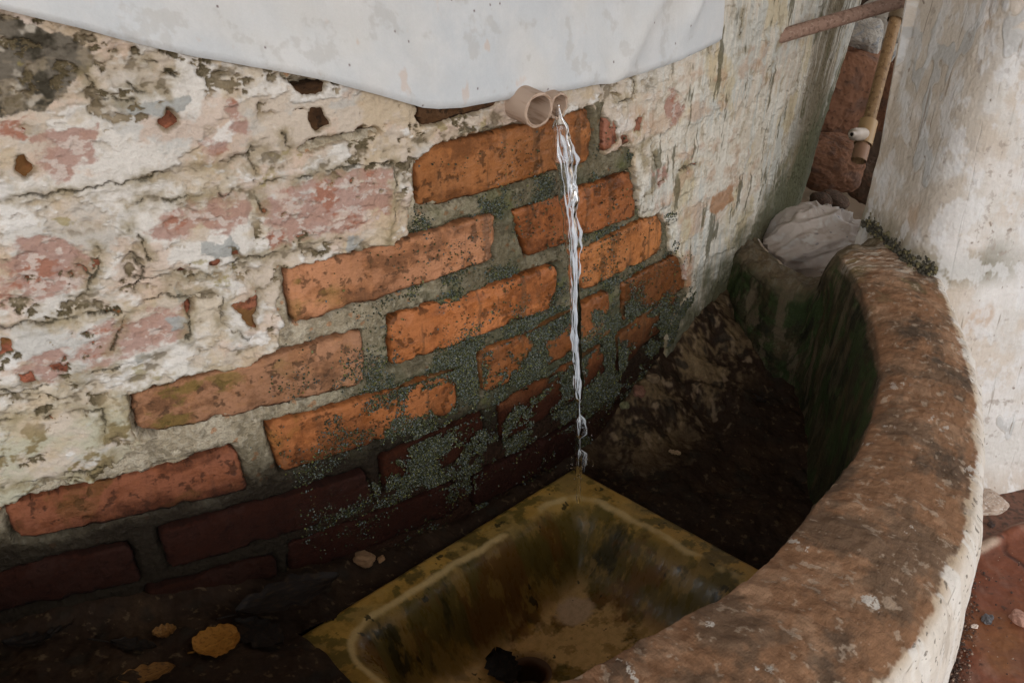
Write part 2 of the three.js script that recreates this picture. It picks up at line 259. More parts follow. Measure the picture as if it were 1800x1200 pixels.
  tint(o, [0.35, 0.285, 0.20], 0.5 * left * joint * smooth(0.0, -0.12, jn)); tint(o, [0.13, 0.10, 0.058], 0.7 * left * joint * smooth(-0.14, -0.20, jn));
  tint(o, [0.27, 0.20, 0.115], 0.8 * smooth(0.003, -0.001, m + 0.003 * fine));
  scale(o, 1 + 0.075 * g + 0.16 * fine);
  PH[k] = 0.0052 - 0.0024 * joint * (1 - 0.6 * right) + 0.0105 * joint * left * jn + 0.0030 * mid + 0.0014 * fine + 0.0009 * (f1 + bright) + 0.0018 * big - 0.0014 * worn - 0.004 * crack - 0.0035 * hollow - 0.002 * dk * (0.5 + dkn) + 0.0012 * smooth(-0.001, 0.001, GREY[t])
    - 0.013 * smooth(0.0012, -0.003, m);
  o.rough = 0.9 - 0.25 * smooth(0.5, 0.9, wetAt(s, y)); o.bump = clamp(0.5 + 0.7 * fine + 0.35 * (f1 - 0.5) + 0.08 * g - 0.4 * crack - 0.3 * hollow);
}, { specularIntensity: 0.3 }, 0.0032);

// ------------------------------------------------------------------ mortar behind and between the bricks
const MH = field(0);
const mortarMaterial = bake(TW, TH, (u, v, o, k) => {
  const s = S0 + u * (S1 - S0), y = Y0 + v * (Y1 - Y0), wa = n2(s * 120, y * 120), wb = n2(s * 120 + 40, y * 120 + 9), t = tex(s + 0.0015 * wa, y + 0.0015 * wb);
  const mid = fr(s * 24, y * 24, 5), fine = fr(s * 170, y * 170, 3), g = white(k), wet = wetAt(s, y), ms = Math.max(mossAt(s, y), 0.6 * jointMoss(s, y)), mat = ms * smooth(-0.1, 0.08, fr(s * 20 + 3, y * 24, 4) + 0.25 * ms);
  o.r = 0.32; o.g = 0.265; o.b = 0.185;
  tint(o, [0.43, 0.37, 0.28], 0.8 * smooth(0, 0.12, mid)); tint(o, [0.20, 0.165, 0.115], 0.8 * smooth(0.02, 0.14, fr(s * 60 + 4, y * 60, 4))); tint(o, [0.38, 0.34, 0.27], 0.5 * smooth(0.03, 0.15, fine));
  const c = cell(s * 130 + fine, y * 130 + mid); if (c.r > 0.84 && c.d < 0.30 + 0.3 * fine) tint(o, c.r > 0.93 ? [0.5, 0.43, 0.33] : [0.36, 0.20, 0.11], 0.85);
  scale(o, (1 - 0.58 * wet) * (1 + 0.26 * g + 0.4 * fine)); o.b *= 1 - 0.12 * wet;
  tint(o, [0.05, 0.058, 0.030], 0.85 * mat); if (g > 0.62) tint(o, [0.12, 0.15, 0.15], 0.8 * mat); tint(o, [0.13, 0.135, 0.035], 0.6 * mat * smooth(0.05, 0.15, mid));  // moss mat; bluish wet glints are painted in as pale specks
  tint(o, [0.012, 0.008, 0.005], 0.96 * smooth(-0.575, -0.645, y + 0.04 * mid + 0.045 * smooth(1.0, 1.4, s)));  // near black towards the wall foot: wet slime plus painted shade
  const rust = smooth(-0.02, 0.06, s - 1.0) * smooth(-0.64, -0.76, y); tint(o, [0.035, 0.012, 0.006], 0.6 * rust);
  const d = INB[t];
  const over = 0.007 * smooth(0.0, 0.45, fr(s * 13 + 3, y * 17, 5)) - 0.001;
  MH[k] = 0.0006 + 0.0052 * mid + 0.0022 * fine + 0.004 * smooth(0.0, 0.004, d) * smooth(0.001, 0.006, over) - 0.02 * smooth(over, over + 0.004, d) - 0.006 * smooth(0.0035, 0.0012, Math.abs(d + 0.001)) * smooth(-0.3, 0.2, fb(s * 16, y * 16, 2) + 0.05);
  o.rough = 0.95 - 0.6 * wet * smooth(-0.05, 0.15, fine) * smooth(-0.69, -0.62, y); o.bump = clamp(0.5 + 1.0 * fine + 0.16 * g);
}, { specularIntensity: 0.3 }, 0.0032);

// ------------------------------------------------------------------ brick faces
const TONE = { wet: [0.385, 0.145, 0.050], dusty: [0.38, 0.180, 0.092], mossy: [0.32, 0.150, 0.082], dark: [0.22, 0.080, 0.040], red: [0.30, 0.115, 0.07], rusty: [0.085, 0.044, 0.02] };
const brickMaterial = bake(TW, TH, (u, v, o, k) => {
  const s = S0 + u * (S1 - S0), y = Y0 + v * (Y1 - Y0), mid = fr(s * 20, y * 26, 5), fine = fr(s * 130, y * 130, 3), g = white(k), wet = wetAt(s, y), ms = mossAt(s, y), dry = 1 - wet;
  o.r = o.g = o.b = 0.95;
  tint(o, [1.0, 1.02, 1.0], 0.5 * smooth(0.0, 0.12, mid)); tint(o, [1.0, 1.0, 1.0], 0.4 * dry); tint(o, [0.78, 0.72, 0.62], 0.8 * smooth(0.02, 0.13, fr(s * 26 + 9, y * 32, 5)));
  const soot = fr(s * 12 + 55, y * 20 + 1, 6); tint(o, [0.30, 0.30, 0.29], 0.85 * smooth(0.05, 0.15, soot - 0.04 * wet)); tint(o, [0.52, 0.47, 0.40], 0.6 * smooth(-0.02, 0.08, soot));
  const gr = fr(s * 75 + 3, y * 75, 4); tint(o, [0.24, 0.25, 0.24], 0.8 * smooth(0.10, 0.17, gr + 0.12 * mid)); tint(o, [1.0, 0.95, 0.82], 0.5 * smooth(-0.1, -0.18, gr));
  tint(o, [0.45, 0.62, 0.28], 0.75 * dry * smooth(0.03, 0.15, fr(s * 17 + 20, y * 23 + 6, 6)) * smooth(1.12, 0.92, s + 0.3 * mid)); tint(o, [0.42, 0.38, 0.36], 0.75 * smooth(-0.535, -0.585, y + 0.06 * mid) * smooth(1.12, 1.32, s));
  tint(o, [0.33, 0.40, 0.48], 0.7 * wet * smooth(0.08, 0.18, fr(s * 48, y * 5, 5)));
  const mat = ms * smooth(-0.06, 0.08, fr(s * 17 + 3, y * 22 + 8, 5) + 0.12 * (ms - 0.6)); tint(o, [0.17, 0.40, 0.48], 0.75 * mat); if (g > 0.62) tint(o, [0.30, 0.85, 1.9], 0.7 * mat);  // pale blue specks paint glints onto the mossy brick
  tint(o, [0.075, 0.042, 0.026], 0.97 * smooth(-0.60, -0.65, y + 0.03 * mid + 0.035 * smooth(1.15, 1.4, s)));  // lowest courses blackened: slime, with shade put into the colour
  scale(o, 1 + 0.17 * g + 0.42 * fine);
  o.rough = mix(0.93, 0.40, wet * smooth(-0.12, 0.12, mid + 0.06)) + 0.45 * smooth(-0.60, -0.66, y); o.bump = clamp(0.5 + 0.9 * fine + 0.12 * g - 0.3 * smooth(0.10, 0.17, gr));
}, { vertexColors: true, specularIntensity: 0.45 }, 0.0024);

const tank = thing('tank_wall', 'curved brick wall with flaking cream limewash behind the trough, its lower courses bare orange brick', 'wall');
{
  const o = {};
  // solid core of the tank, all the way round and over the top
  const core = grid(160, 12, (u, v, q) => { const s = u * 2 * Math.PI * R; if (v < 0.8) W(s, mix(-1.0, 0.16, v / 0.8), -0.026, q); else { W(s, 0.16, -0.026, o); const k = (1 - v) / 0.2; q.x = mix(CX, o.x, k); q.f = mix(CF, o.f, k); q.y = 0.16; } });
  const old = bake(512, 256, (u, v, o, k) => { const n = fr(u * 40, v * 8, 6); o.r = 0.52; o.g = 0.45; o.b = 0.37; tint(o, [0.64, 0.61, 0.57], 0.8 * smooth(-0.04, 0.05, n)); tint(o, [0.35, 0.21, 0.16], 0.8 * smooth(0.10, 0.16, fr(u * 60 + 9, v * 11, 6))); tint(o, [0.10, 0.08, 0.05], 0.85 * smooth(0.30, 0.18, v)); scale(o, 1 + 0.1 * white(k)); o.bump = 0.5 + n; }, {}, 0.006);
  mesh('wall_core', core, old, tank);
  const uvw = (a, b, c, d) => (u, v) => [(mix(a, b, u) - S0) / (S1 - S0), (mix(c, d, v) - Y0) / (Y1 - Y0)];
  const lin = (F, s, y) => {
    const x = clamp((s - S0) / DS - 0.5, 0, TW - 1.01), z = clamp((y - Y0) / DY - 0.5, 0, TH - 1.01), i = x | 0, j = z | 0, p = x - i, q = z - j, k = j * TW + i;
    return (F[k] * (1 - p) + F[k + 1] * p) * (1 - q) + (F[k + TW] * (1 - p) + F[k + TW + 1] * p) * q;
  };
  const mg = grid(700, 290, (u, v, q) => { const s = mix(0.56, 2.0, u), y = mix(-0.89, -0.2, v); W(s, y, lin(MH, s, y), q); q.keep = lin(PM, s, y) < 0.008; }, uvw(0.56, 2.0, -0.89, -0.2));
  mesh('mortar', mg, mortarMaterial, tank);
  const pg = grid(1000, 425, (u, v, q) => { const s = mix(0.56, 2.3, u), y = mix(-0.86, -0.11, v); W(s, y, lin(PH, s, y), q); q.keep = lin(PM, s, y) > -0.0035; }, uvw(0.56, 2.3, -0.86, -0.11));
  mesh('limewash', pg, coatMaterial, tank);
  BRICKS.forEach((b, n) => {
    const [A, B, C, D] = b.q, L = Math.hypot(B[0] - A[0], B[1] - A[1]), H = Math.hypot(D[0] - A[0], D[1] - A[1]), nu = Math.max(12, Math.round(L / 0.003)), nv = Math.max(8, Math.round(H / 0.003));
    const h0 = 0.0012 + 0.0026 * rnd(), ta = (rnd() - 0.5) * 0.003, tb = (rnd() - 0.5) * 0.0025, tone = TONE[b.kind], jit = 0.85 + 0.3 * rnd(), warm = 0.92 + 0.16 * rnd();
    const P = [], U = [], K = [], I = [];
    for (let j = -1; j <= nv + 1; j++) for (let i = -1; i <= nu + 1; i++) {
      const u = clamp(i / nu), v = clamp(j / nv), side = i < 0 || j < 0 || i > nu || j > nv;
      let s = mix(mix(A[0], B[0], u), mix(D[0], C[0], u), v), y = mix(mix(A[1], B[1], u), mix(D[1], C[1], u), v);
      const a = Math.min(u, 1 - u) * L, d = Math.min(v, 1 - v) * H, r = 0.004 + 0.010 * GR[(n * 4 + (u < 0.5 ? 1 : 0) + (v < 0.5 ? 2 : 0)) & 255], e = Math.min(a, d);
      if (a < r && d < r) { const q = Math.max(0, Math.hypot(r - a, r - d) - r) * 0.7; s += (u < 0.5 ? 1 : -1) * q; y += (v < 0.5 ? -1 : 1) * q; }
      const w = smooth(0.012, 0, e);
      s += w * (0.0014 * n2(s * 160 + n, y * 160) + 0.0014 * n2(s * 38 + n, y * 38)); y += w * (0.0014 * n2(s * 160 + 20 + n, y * 160 + 7) + 0.0014 * n2(s * 34 + 20 + n, y * 34 + 7));
      const chip = smooth(0.1, 0.5, n2(s * 45 + n * 3, y * 45)) * smooth(0.014, 0, e);
      const off = side ? -0.035 : h0 + ta * (u - 0.5) * 2 + tb * (v - 0.5) * 2 - 0.0025 * Math.max(0, 1 - e / 0.003) ** 2 - 0.005 * chip + 0.0010 * fr(s * 30, y * 30, 4) + 0.0003 * n2(s * 200, y * 200);
      W(s, y, off, o); P.push(o.x, o.y + EYE, -o.f); U.push((s - S0) / (S1 - S0), (y - Y0) / (Y1 - Y0));
      const g = jit * (1 + 0.16 * n2(s * 12, y * 12) + 0.07 * n2(s * 60, y * 60)); K.push(tone[0] * g, tone[1] * g * warm, tone[2] * g * warm);
    }
    const M = nu + 3;
    for (let j = 0; j < nv + 2; j++) for (let i = 0; i < nu + 2; i++) { const a = j * M + i; I.push(a, a + M, a + 1, a + 1, a + M, a + M + 1); }
    const g = new THREE.BufferGeometry(); g.setAttribute('position', new THREE.Float32BufferAttribute(P, 3)); g.setAttribute('uv', new THREE.Float32BufferAttribute(U, 2)); g.setAttribute('color', new THREE.Float32BufferAttribute(K, 3));
    g.setIndex(I); g.computeVertexNormals();
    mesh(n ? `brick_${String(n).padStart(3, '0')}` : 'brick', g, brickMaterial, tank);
  });
  // moss: wet granules clinging to the joints and the lowest bare courses
  const blob = new THREE.IcosahedronGeometry(1, 0), spots = [];
  for (let tries = 0; tries < 1500000 && spots.length < 90000; tries++) {
    const s = mix(0.92, 1.85, rnd()), y = mix(-0.79, -0.34, rnd()), k = tex(s, y), inb = smooth(-0.002, 0.002, INB[k]);
    const p = Math.max(mossAt(s, y) * (0.95 - 0.35 * inb), jointMoss(s, y) * (1 - 0.96 * inb) * 0.5, 0.012 * smooth(1.0, 1.3, s) * smooth(-0.3, -0.4, y)) * smooth(-0.05, 0.12, fr(s * 17 + 3, y * 22 + 8, 5) + 0.02);
    if (rnd() > p || PM[k] > (s > 1.4 && y < -0.5 ? 0.02 : 0.0)) continue;
    spots.push([s, y, PM[k] > 0 ? PH[k] : inb > 0.5 ? 0.004 : MH[k]]);
  }
  const im = new THREE.InstancedMesh(blob, new THREE.MeshStandardMaterial({ color: 0xffffff, roughness: 0.22 }), spots.length), M4 = new THREE.Matrix4(), q = new THREE.Quaternion(), e = new THREE.Euler(), col = new THREE.Color();
  spots.forEach(([s, y, h], i) => {
    W(s, y, h + 0.0003, o); e.set(rnd() * 6, rnd() * 6, rnd() * 6); q.setFromEuler(e); const r = 0.0004 + 0.0008 * rnd() ** 2;
    M4.compose(new THREE.Vector3(o.x, o.y + EYE, -o.f), q, new THREE.Vector3(r * (1 + rnd() * 0.6), r * 0.9, r)); im.setMatrixAt(i, M4);
    const t = rnd(); col.setRGB(...(t < 0.42 ? [0.052, 0.056, 0.022] : t < 0.80 ? [0.024, 0.028, 0.016] : t < 0.95 ? [0.085, 0.105, 0.10] : [0.14, 0.14, 0.04])); im.setColorAt(i, col);  // pale blue-grey grains carry painted glints among the moss
  });
  im.name = 'moss'; im.userData.kind = 'stuff'; tank.add(shade(im));
}
// ------------------------------------------------------------------ ground, floor, earth behind, unseen roof overhead
{
  const soil = bake(512, 512, (u, v, o) => { const n = fb(u * 40, v * 40, 4); o.r = 0.30; o.g = 0.22; o.b = 0.15; tint(o, [0.2, 0.15, 0.1], smooth(-0.2, 0.4, n)); tint(o, [0.42, 0.34, 0.25], smooth(0.2, 0.5, fb(u * 90, v * 90, 3))); o.bump = 0.5 + 0.4 * n; }, {}, 0.01);
  for (const k of ['map', 'roughnessMap', 'bumpMap']) { soil[k].wrapS = soil[k].wrapT = THREE.RepeatWrapping; soil[k].repeat.set(60, 60); }
  const g = new THREE.PlaneGeometry(240, 240).rotateX(-Math.PI / 2); structure(mesh('ground', g, soil)).position.set(0, -0.012, 0);
}
const FLOOR = -0.88;
{
  // red oxide screed, worn, with a gritty strip along the foot of the trough wall
  const X0 = 0.15, X1 = 1.35, F0 = 0.35, F1 = 1.75;
  const FA = onLevel(1648, 1200, FLOOR), FB = onLevel(1668, 1000, FLOOR), FN = Math.hypot(FB[0] - FA[0], FB[1] - FA[1]);
  const along = (x, f) => ((x - FA[0]) * (FB[1] - FA[1]) - (f - FA[1]) * (FB[0] - FA[0])) / FN;   // distance out from the foot of the trough wall
  const ridge = (x, f) => f - (1.085 + 0.50 * (x - 0.57)) + 0.012 * n2(x * 9, f * 9);
  const red = bake(1024, 1024, (u, v, o, k) => {
    const x = mix(X0, X1, u), f = mix(F0, F1, v), mid = fb(x * 14, f * 14, 4), fine = fb(x * 120, f * 120, 3), a = along(x, f) + 0.02 * fb(x * 22, f * 22, 3), rd = ridge(x, f);
    o.r = 0.185; o.g = 0.060; o.b = 0.030;
    tint(o, [0.20, 0.085, 0.032], 0.8 * smooth(0.0, 0.4, fb(x * 7 + 3, f * 7, 3))); tint(o, [0.15, 0.065, 0.045], 0.7 * smooth(0.0, 0.4, mid)); tint(o, [0.26, 0.14, 0.10], 0.4 * smooth(0.2, 0.45, fb(x * 30 + 8, f * 12, 3)));
    tint(o, [0.06, 0.03, 0.02], 0.8 * smooth(0.33, 0.5, fb(x * 60, f * 60, 2)));
    const gritty = smooth(0.026, 0.012, a); tint(o, [0.055, 0.030, 0.020], gritty * (0.8 + 0.2 * fine)); tint(o, [0.22, 0.13, 0.075], 0.85 * smooth(0.010, -0.002, a));
    tint(o, [0.16, 0.08, 0.055], 0.9 * smooth(0.0, 0.01, rd)); tint(o, [0.045, 0.03, 0.022], 0.7 * smooth(0, 0.01, rd) * smooth(0.0, 0.35, fine)); tint(o, [0.45, 0.33, 0.25], smooth(0.011, 0.004, Math.abs(rd)) * smooth(-0.3, 0.1, mid));
    const crack = Math.abs((x - 0.62) - 0.16 * (1.1 - f) - 0.01 * n2(f * 30, 2)); tint(o, [0.06, 0.025, 0.018], 0.85 * smooth(0.006, 0.001, crack + 0.004 * mid) * smooth(0.0, -0.03, rd));
    scale(o, 1 + 0.14 * white(k) + 0.4 * fr(x * 110, f * 110, 3)); o.rough = 0.68 + 0.3 * gritty + 0.15 * mid; o.bump = clamp(0.5 + 0.25 * mid + 0.25 * fine + gritty * fine * 0.6 - 0.3 * smooth(0.006, 0.001, crack));
  }, {}, 0.003);
  const g = grid(300, 350, (u, v, o) => { o.x = mix(X0, X1, u); o.f = mix(F0, F1, v); const rd = ridge(o.x, o.f); o.y = FLOOR + 0.002 + 0.0025 * fb(o.x * 10, o.f * 10, 3) + 0.006 * smooth(0.012, 0.0, Math.abs(rd)) + 0.0012 * fb(o.x * 60, o.f * 60, 2) * (1 + 2 * smooth(0.05, 0.02, along(o.x, o.f))); });
  structure(mesh('floor', g, red));
}
const EARTH = (x, f) => -0.69 - 0.22 * smooth(1.58, 1.85, f) + 0.03 * fb(x * 6, f * 6, 3) + 0.012 * fb(x * 30, f * 30, 3) + 0.9 * smooth(2.40, 3.0, f) - 0.17 * smooth(1.6, 1.25, f) * smooth(0.42, 0.55, x);
{
  const dirt = bake(512, 512, (u, v, o) => { const n = fb(u * 22, v * 30, 4), f = fb(u * 120, v * 150, 3); o.r = 0.06; o.g = 0.038; o.b = 0.026; tint(o, [0.11, 0.06, 0.04], smooth(0, 0.4, n)); tint(o, [0.025, 0.018, 0.014], smooth(0, 0.4, f)); o.bump = 0.5 + 0.4 * f; }, { specularIntensity: 0.2 }, 0.006);
  structure(mesh('earth', grid(150, 260, (u, v, o) => { o.x = mix(0.36, 1.9, u); o.f = mix(1.36, 3.6, v); o.y = EARTH(o.x, o.f); }), dirt));
}
{
  const r = thing('unseen_roof', 'unseen low roof of grey sheets on timber, extended to shade the trough and tank', 'roof');  // roof out of view, read off the low light, extended to darken the trough
  const sheetMat = new THREE.MeshStandardMaterial({ color: 0x8d8a84, roughness: 0.8, side: THREE.DoubleSide }), wood = new THREE.MeshStandardMaterial({ color: 0x6e5a44, roughness: 0.9 });
  mesh('roof_sheet', grid(240, 4, (u, v, o) => { o.x = mix(-4.2, 3.8, u); o.f = mix(-2.7, 4.6, v); o.y = 1.66 + 0.1 * v + 0.012 * Math.sin(u * 480); }), sheetMat, r);
  for (let k = 0; k < 5; k++) { const b = mesh('beam', new THREE.BoxGeometry(8.0, 0.09, 0.05), wood, r); b.position.set(-0.2, 1.59 + EYE + 0.02 * k, 2.5 - k * 1.6); }
  for (const [x, z] of [[-4, 2.5], [-4, -4.3], [3.6, 2.5], [3.6, -4.3]]) { const b = mesh('post', new THREE.BoxGeometry(0.1, 2.49, 0.1), wood, r); b.position.set(x, 1.24, z); }
}

// ------------------------------------------------------------------ bed of the trough
const SINK = { k: [0.0765, 1.108], e1: [-0.6988, -0.7153], e2: [0.7153, -0.6988], L1: 0.424, L2: 0.335, top: -0.768 };
const sinkAB = (x, f) => { const dx = x - SINK.k[0], df = f - SINK.k[1]; return [dx * SINK.e1[0] + df * SINK.e1[1], dx * SINK.e2[0] + df * SINK.e2[1]]; };
const wallGap = (x, f) => Math.hypot(x - CX, f - CF) - R - bulge(R * Math.atan2(x - CX, CF - f));
const BED = (x, f) => {
  const s = R * Math.atan2(x - CX, CF - f), d = wallGap(x, f), n = fb(x * 14, f * 14, 3), rub = smooth(1.40, 1.52, s) * smooth(1.78, 1.66, s);
  return -0.786 + 0.012 * n + 0.003 * fb(x * 70, f * 70, 3) + 0.072 * smooth(1.16, 0.70, s) + 0.11 * smooth(1.10, 1.52, f) + rub * smooth(0.10 + 0.03 * n, 0.0, d) * (0.024 + 0.010 * fb(x * 45, f * 45, 3)) + 0.01 * smooth(0.03, 0, d);
};
const STATIONS = [ // trough wall: inner x f, outer x f, top, batter
  [-0.66, 0.72, -0.76, 0.63, -0.55, 0.02], [-0.51, 0.53, -0.60, 0.42, -0.55, 0.02], [-0.34, 0.445, -0.37, 0.32, -0.55, 0.02], [-0.15, 0.455, -0.13, 0.33, -0.55, 0.02], [0.032, 0.540, 0.078, 0.418, -0.55, 0.02], [0.102, 0.589, 0.170, 0.482, -0.55, 0.02], [0.187, 0.657, 0.272, 0.578, -0.55, 0.02], [0.256, 0.744, 0.350, 0.688, -0.55, 0.025], [0.320, 0.839, 0.404, 0.797, -0.55, 0.03],
  [0.372, 0.964, 0.456, 0.944, -0.55, 0.04], [0.396, 1.080, 0.486, 1.068, -0.55, 0.045], [0.406, 1.170, 0.502, 1.170, -0.55, 0.045], [0.408, 1.235, 0.520, 1.265, -0.552, 0.045], [0.402, 1.272, 0.510, 1.345, -0.560, 0.045], [0.388, 1.292, 0.452, 1.362, -0.618, 0.045], [0.366, 1.305, 0.412, 1.358, -0.624, 0.045], [0.345, 1.330, 0.385, 1.380, -0.622, 0.045], [0.322, 1.385, 0.365, 1.430, -0.622, 0.04], [0.300, 1.470, 0.352, 1.510, -0.620, 0.03], [0.285, 1.560, 0.345, 1.600, -0.62, 0.02]];
const inTrough = (() => { const poly = STATIONS.map(([a, b, c, d]) => [a * 0.6 + c * 0.4, b * 0.6 + d * 0.4]); poly.push([0.2, 1.7], [-1, 1.2]); return (x, f) => { let inside = false; for (let k = 0, l = poly.length - 1; k < poly.length; l = k++) { const [xk, yk] = poly[k], [xl, yl] = poly[l]; if ((yk > f) !== (yl > f) && x < (xl - xk) * (f - yk) / (yl - yk) + xk) inside = !inside; } return inside; }; })();
{
  const mud = bake(1024, 1024, (u, v, o, k) => {
    const x = mix(-0.66, 0.5, u), f = mix(0.40, 1.56, v), s = R * Math.atan2(x - CX, CF - f), d = wallGap(x, f), n = fb(x * 16, f * 16, 4), fine = fb(x * 130, f * 130, 3);
    o.r = 0.026; o.g = 0.015; o.b = 0.009; tint(o, [0.042, 0.025, 0.014], smooth(0, 0.45, n)); tint(o, [0.022, 0.017, 0.012], 0.8 * smooth(0.1, 0.4, fb(x * 30 + 9, f * 30, 3)));
    const rub = smooth(1.38, 1.48, s) * smooth(1.80, 1.62, s) * smooth(0.12, 0.06, d + 0.06 * n); tint(o, [0.20, 0.14, 0.075], 0.75 * rub * smooth(-0.15, 0.3, n + 0.5 * fine)); tint(o, [0.26, 0.19, 0.12], 0.7 * rub * smooth(0.2, 0.42, fb(x * 55, f * 55, 3))); tint(o, [0.04, 0.03, 0.02], rub * smooth(0.25, 0.42, fb(x * 60 + 30, f * 60, 2)));
    tint(o, [0.13, 0.09, 0.05], 0.6 * smooth(0.16, 0.2, fr(x * 90, f * 90, 4))); scale(o, 1 + 0.25 * white(k) + 0.5 * fr(x * 120, f * 120, 3)); o.rough = 0.75 + 0.3 * n; o.bump = clamp(0.5 + 0.3 * fine + 0.25 * n);
  }, { specularIntensity: 0.25 }, 0.004);
  structure(mesh('trough_bed', grid(390, 390, (u, v, o) => { o.x = mix(-0.66, 0.5, u); o.f = mix(0.40, 1.56, v); o.y = BED(o.x, o.f); const [a, b] = sinkAB(o.x, o.f); o.keep = !(a > 0.012 && a < SINK.L1 - 0.012 && b > 0.012 && b < SINK.L2 - 0.012) && wallGap(o.x, o.f) > -0.03 && inTrough(o.x, o.f); }), mud));
}

// ------------------------------------------------------------------ sink let into the bed
const DRAIN = sinkAB(...onLevel(932, 1184, -0.866)), SPOT = sinkAB(...onLevel(1010, 1066, -0.846));
function sinkDepth(a, b) {
  const { L1, L2 } = SINK, rim = 0.028, x = Math.abs(a - L1 / 2) - (L1 / 2 - rim), y = Math.abs(b - L2 / 2) - (L2 / 2 - rim), r = 0.055;
  const sd = Math.hypot(Math.max(x + r, 0), Math.max(y + r, 0)) + Math.min(Math.max(x + r, y + r), 0) - r;   // negative inside the bowl
  const t = clamp(-sd / 0.070), wall = t < 0.5 ? 2 * t * t : 1 - 2 * (1 - t) * (1 - t);
  const dd = Math.hypot(a - DRAIN[0], b - DRAIN[1]);
  return { sd, dd, y: -0.074 * wall - 0.020 * smooth(0.17, 0.02, dd) * wall - 0.05 * smooth(0.0185, 0.0155, dd) - 0.004 * smooth(0.03, 0.018, dd) };
}
{
  const { L1, L2 } = SINK, t = thing('sink', 'old mustard yellow stained sink set in the trough under the falling water', 'sink');
  const glaze = bake(1024, 820, (u, v, o, k) => {
    const a = u * L1, b = v * L2, q = sinkDepth(a, b), n = fr(a * 18, b * 18, 5), fine = fr(a * 110, b * 110, 3), g = white(k), inside = smooth(0.0, -0.02, q.sd), bottom = smooth(-0.045, -0.07, q.sd);
    o.r = 0.44; o.g = 0.265; o.b = 0.062;
    tint(o, [0.30, 0.185, 0.04], smooth(0, 0.13, n)); tint(o, [0.12, 0.092, 0.022], 0.85 * smooth(0.0, 0.10, fr(a * 34 + 9, b * 34, 6))); tint(o, [0.075, 0.060, 0.018], 0.8 * smooth(0.05, 0.13, fr(a * 12 + 29, b * 12 + 6, 6))); tint(o, [0.44, 0.29, 0.09], 0.6 * smooth(0.05, 0.15, fr(a * 15 + 70, b * 15, 5)));
    const alg = smooth(-0.12, 0.10, fr(a * 9 + 4, b * 11, 6) + 0.10 * smooth(-0.01, -0.035, q.sd) - 0.14 * smooth(0.22, 0.06, q.dd) * bottom);
    tint(o, [0.115, 0.086, 0.022], 0.90 * inside * alg); tint(o, [0.038, 0.032, 0.012], 0.85 * inside * smooth(0.05, 0.15, fr(a * 20 + 14, b * 14, 5)) * alg); tint(o, [0.17, 0.075, 0.02], 0.7 * inside * smooth(0.03, 0.13, fr(a * 14 + 40, b * 8, 5)));
    tint(o, [0.68, 0.45, 0.19], 0.92 * bottom * smooth(0.22, 0.09, q.dd) * smooth(-0.12, 0.02, n + 0.03)); tint(o, [0.30, 0.19, 0.055], 0.7 * inside * smooth(0.05, 0.13, fr(a * 30 + 4, b * 30 + 50, 5)));
    const sp = Math.hypot(a - SPOT[0], b - SPOT[1]); tint(o, [0.62, 0.45, 0.29], smooth(0.024, 0.015, sp + 0.016 * n + 0.008 * fine));
    tint(o, [0.58, 0.43, 0.20], 0.85 * smooth(0.006, 0.001, Math.abs(q.sd + 0.004 + 0.01 * n)) * smooth(-0.15, 0.05, fr(a * 12, b * 12, 4)));  // worn lip line, with its highlight put into the glaze colour
    tint(o, [0.03, 0.02, 0.01], smooth(0.022, 0.017, q.dd)); tint(o, [0.10, 0.045, 0.015], 0.7 * smooth(0.034, 0.02, q.dd));
    tint(o, [0.03, 0.025, 0.01], 0.9 * smooth(0.21, 0.25, fr(a * 36 + 5, b * 36, 4)));
    scale(o, 1 + 0.14 * g + 0.35 * fine);
    o.rough = 0.48 - 0.16 * inside + 0.6 * fine; o.bump = clamp(0.5 + 0.4 * n + 0.4 * fine);
  }, { specularIntensity: 0.45 }, 0.0008);
  const place = (a, b, y, o) => { o.x = SINK.k[0] + SINK.e1[0] * a + SINK.e2[0] * b; o.f = SINK.k[1] + SINK.e1[1] * a + SINK.e2[1] * b; o.y = SINK.top + y; };
  mesh('bowl', grid(230, 180, (u, v, o) => {
    const a = u * L1, b = v * L2, e = Math.min(a, L1 - a, b, L2 - b), r = 0.010; let A = a, B = b;
    place(A, B, sinkDepth(a, b).y + 0.0008 * fb(a * 40, b * 40, 2) - (e < r ? r - Math.sqrt(Math.max(0, r * r - (r - e) ** 2)) : 0) * 1.0, o);
  }), glaze, t);
  const skirt = []; const ring = [[0, 0], [L1, 0], [L1, L2], [0, L2], [0, 0]], o = {};
  const P = [], I = []; ring.forEach(([a, b], i) => { for (const y of [-0.0098, -0.09]) { place(a, b, y, o); P.push(o.x, o.y + EYE, -o.f); } if (i) I.push(2 * i - 2, 2 * i - 1, 2 * i, 2 * i, 2 * i - 1, 2 * i + 1); });
  const sg = new THREE.BufferGeometry(); sg.setAttribute('position', new THREE.Float32BufferAttribute(P, 3)); sg.setIndex(I); sg.computeVertexNormals();
  mesh('rim_side', sg, new THREE.MeshStandardMaterial({ color: new THREE.Color(0.10, 0.06, 0.02), roughness: 0.6, side: THREE.DoubleSide }), t);
  place(DRAIN[0], DRAIN[1], 0, o);
  const dg = new THREE.LatheGeometry([[0.0155, -0.15], [0.0158, -0.104], [0.0175, -0.0975], [0.023, -0.0960], [0.0245, -0.0985]].map(([r, y]) => new THREE.Vector2(r, y)), 40);
  const dr = mesh('drain', dg, new THREE.MeshStandardMaterial({ color: new THREE.Color(0.09, 0.04, 0.015), roughness: 0.55, side: THREE.DoubleSide }), t); dr.position.copy(V(o.x, SINK.top, o.f));
}

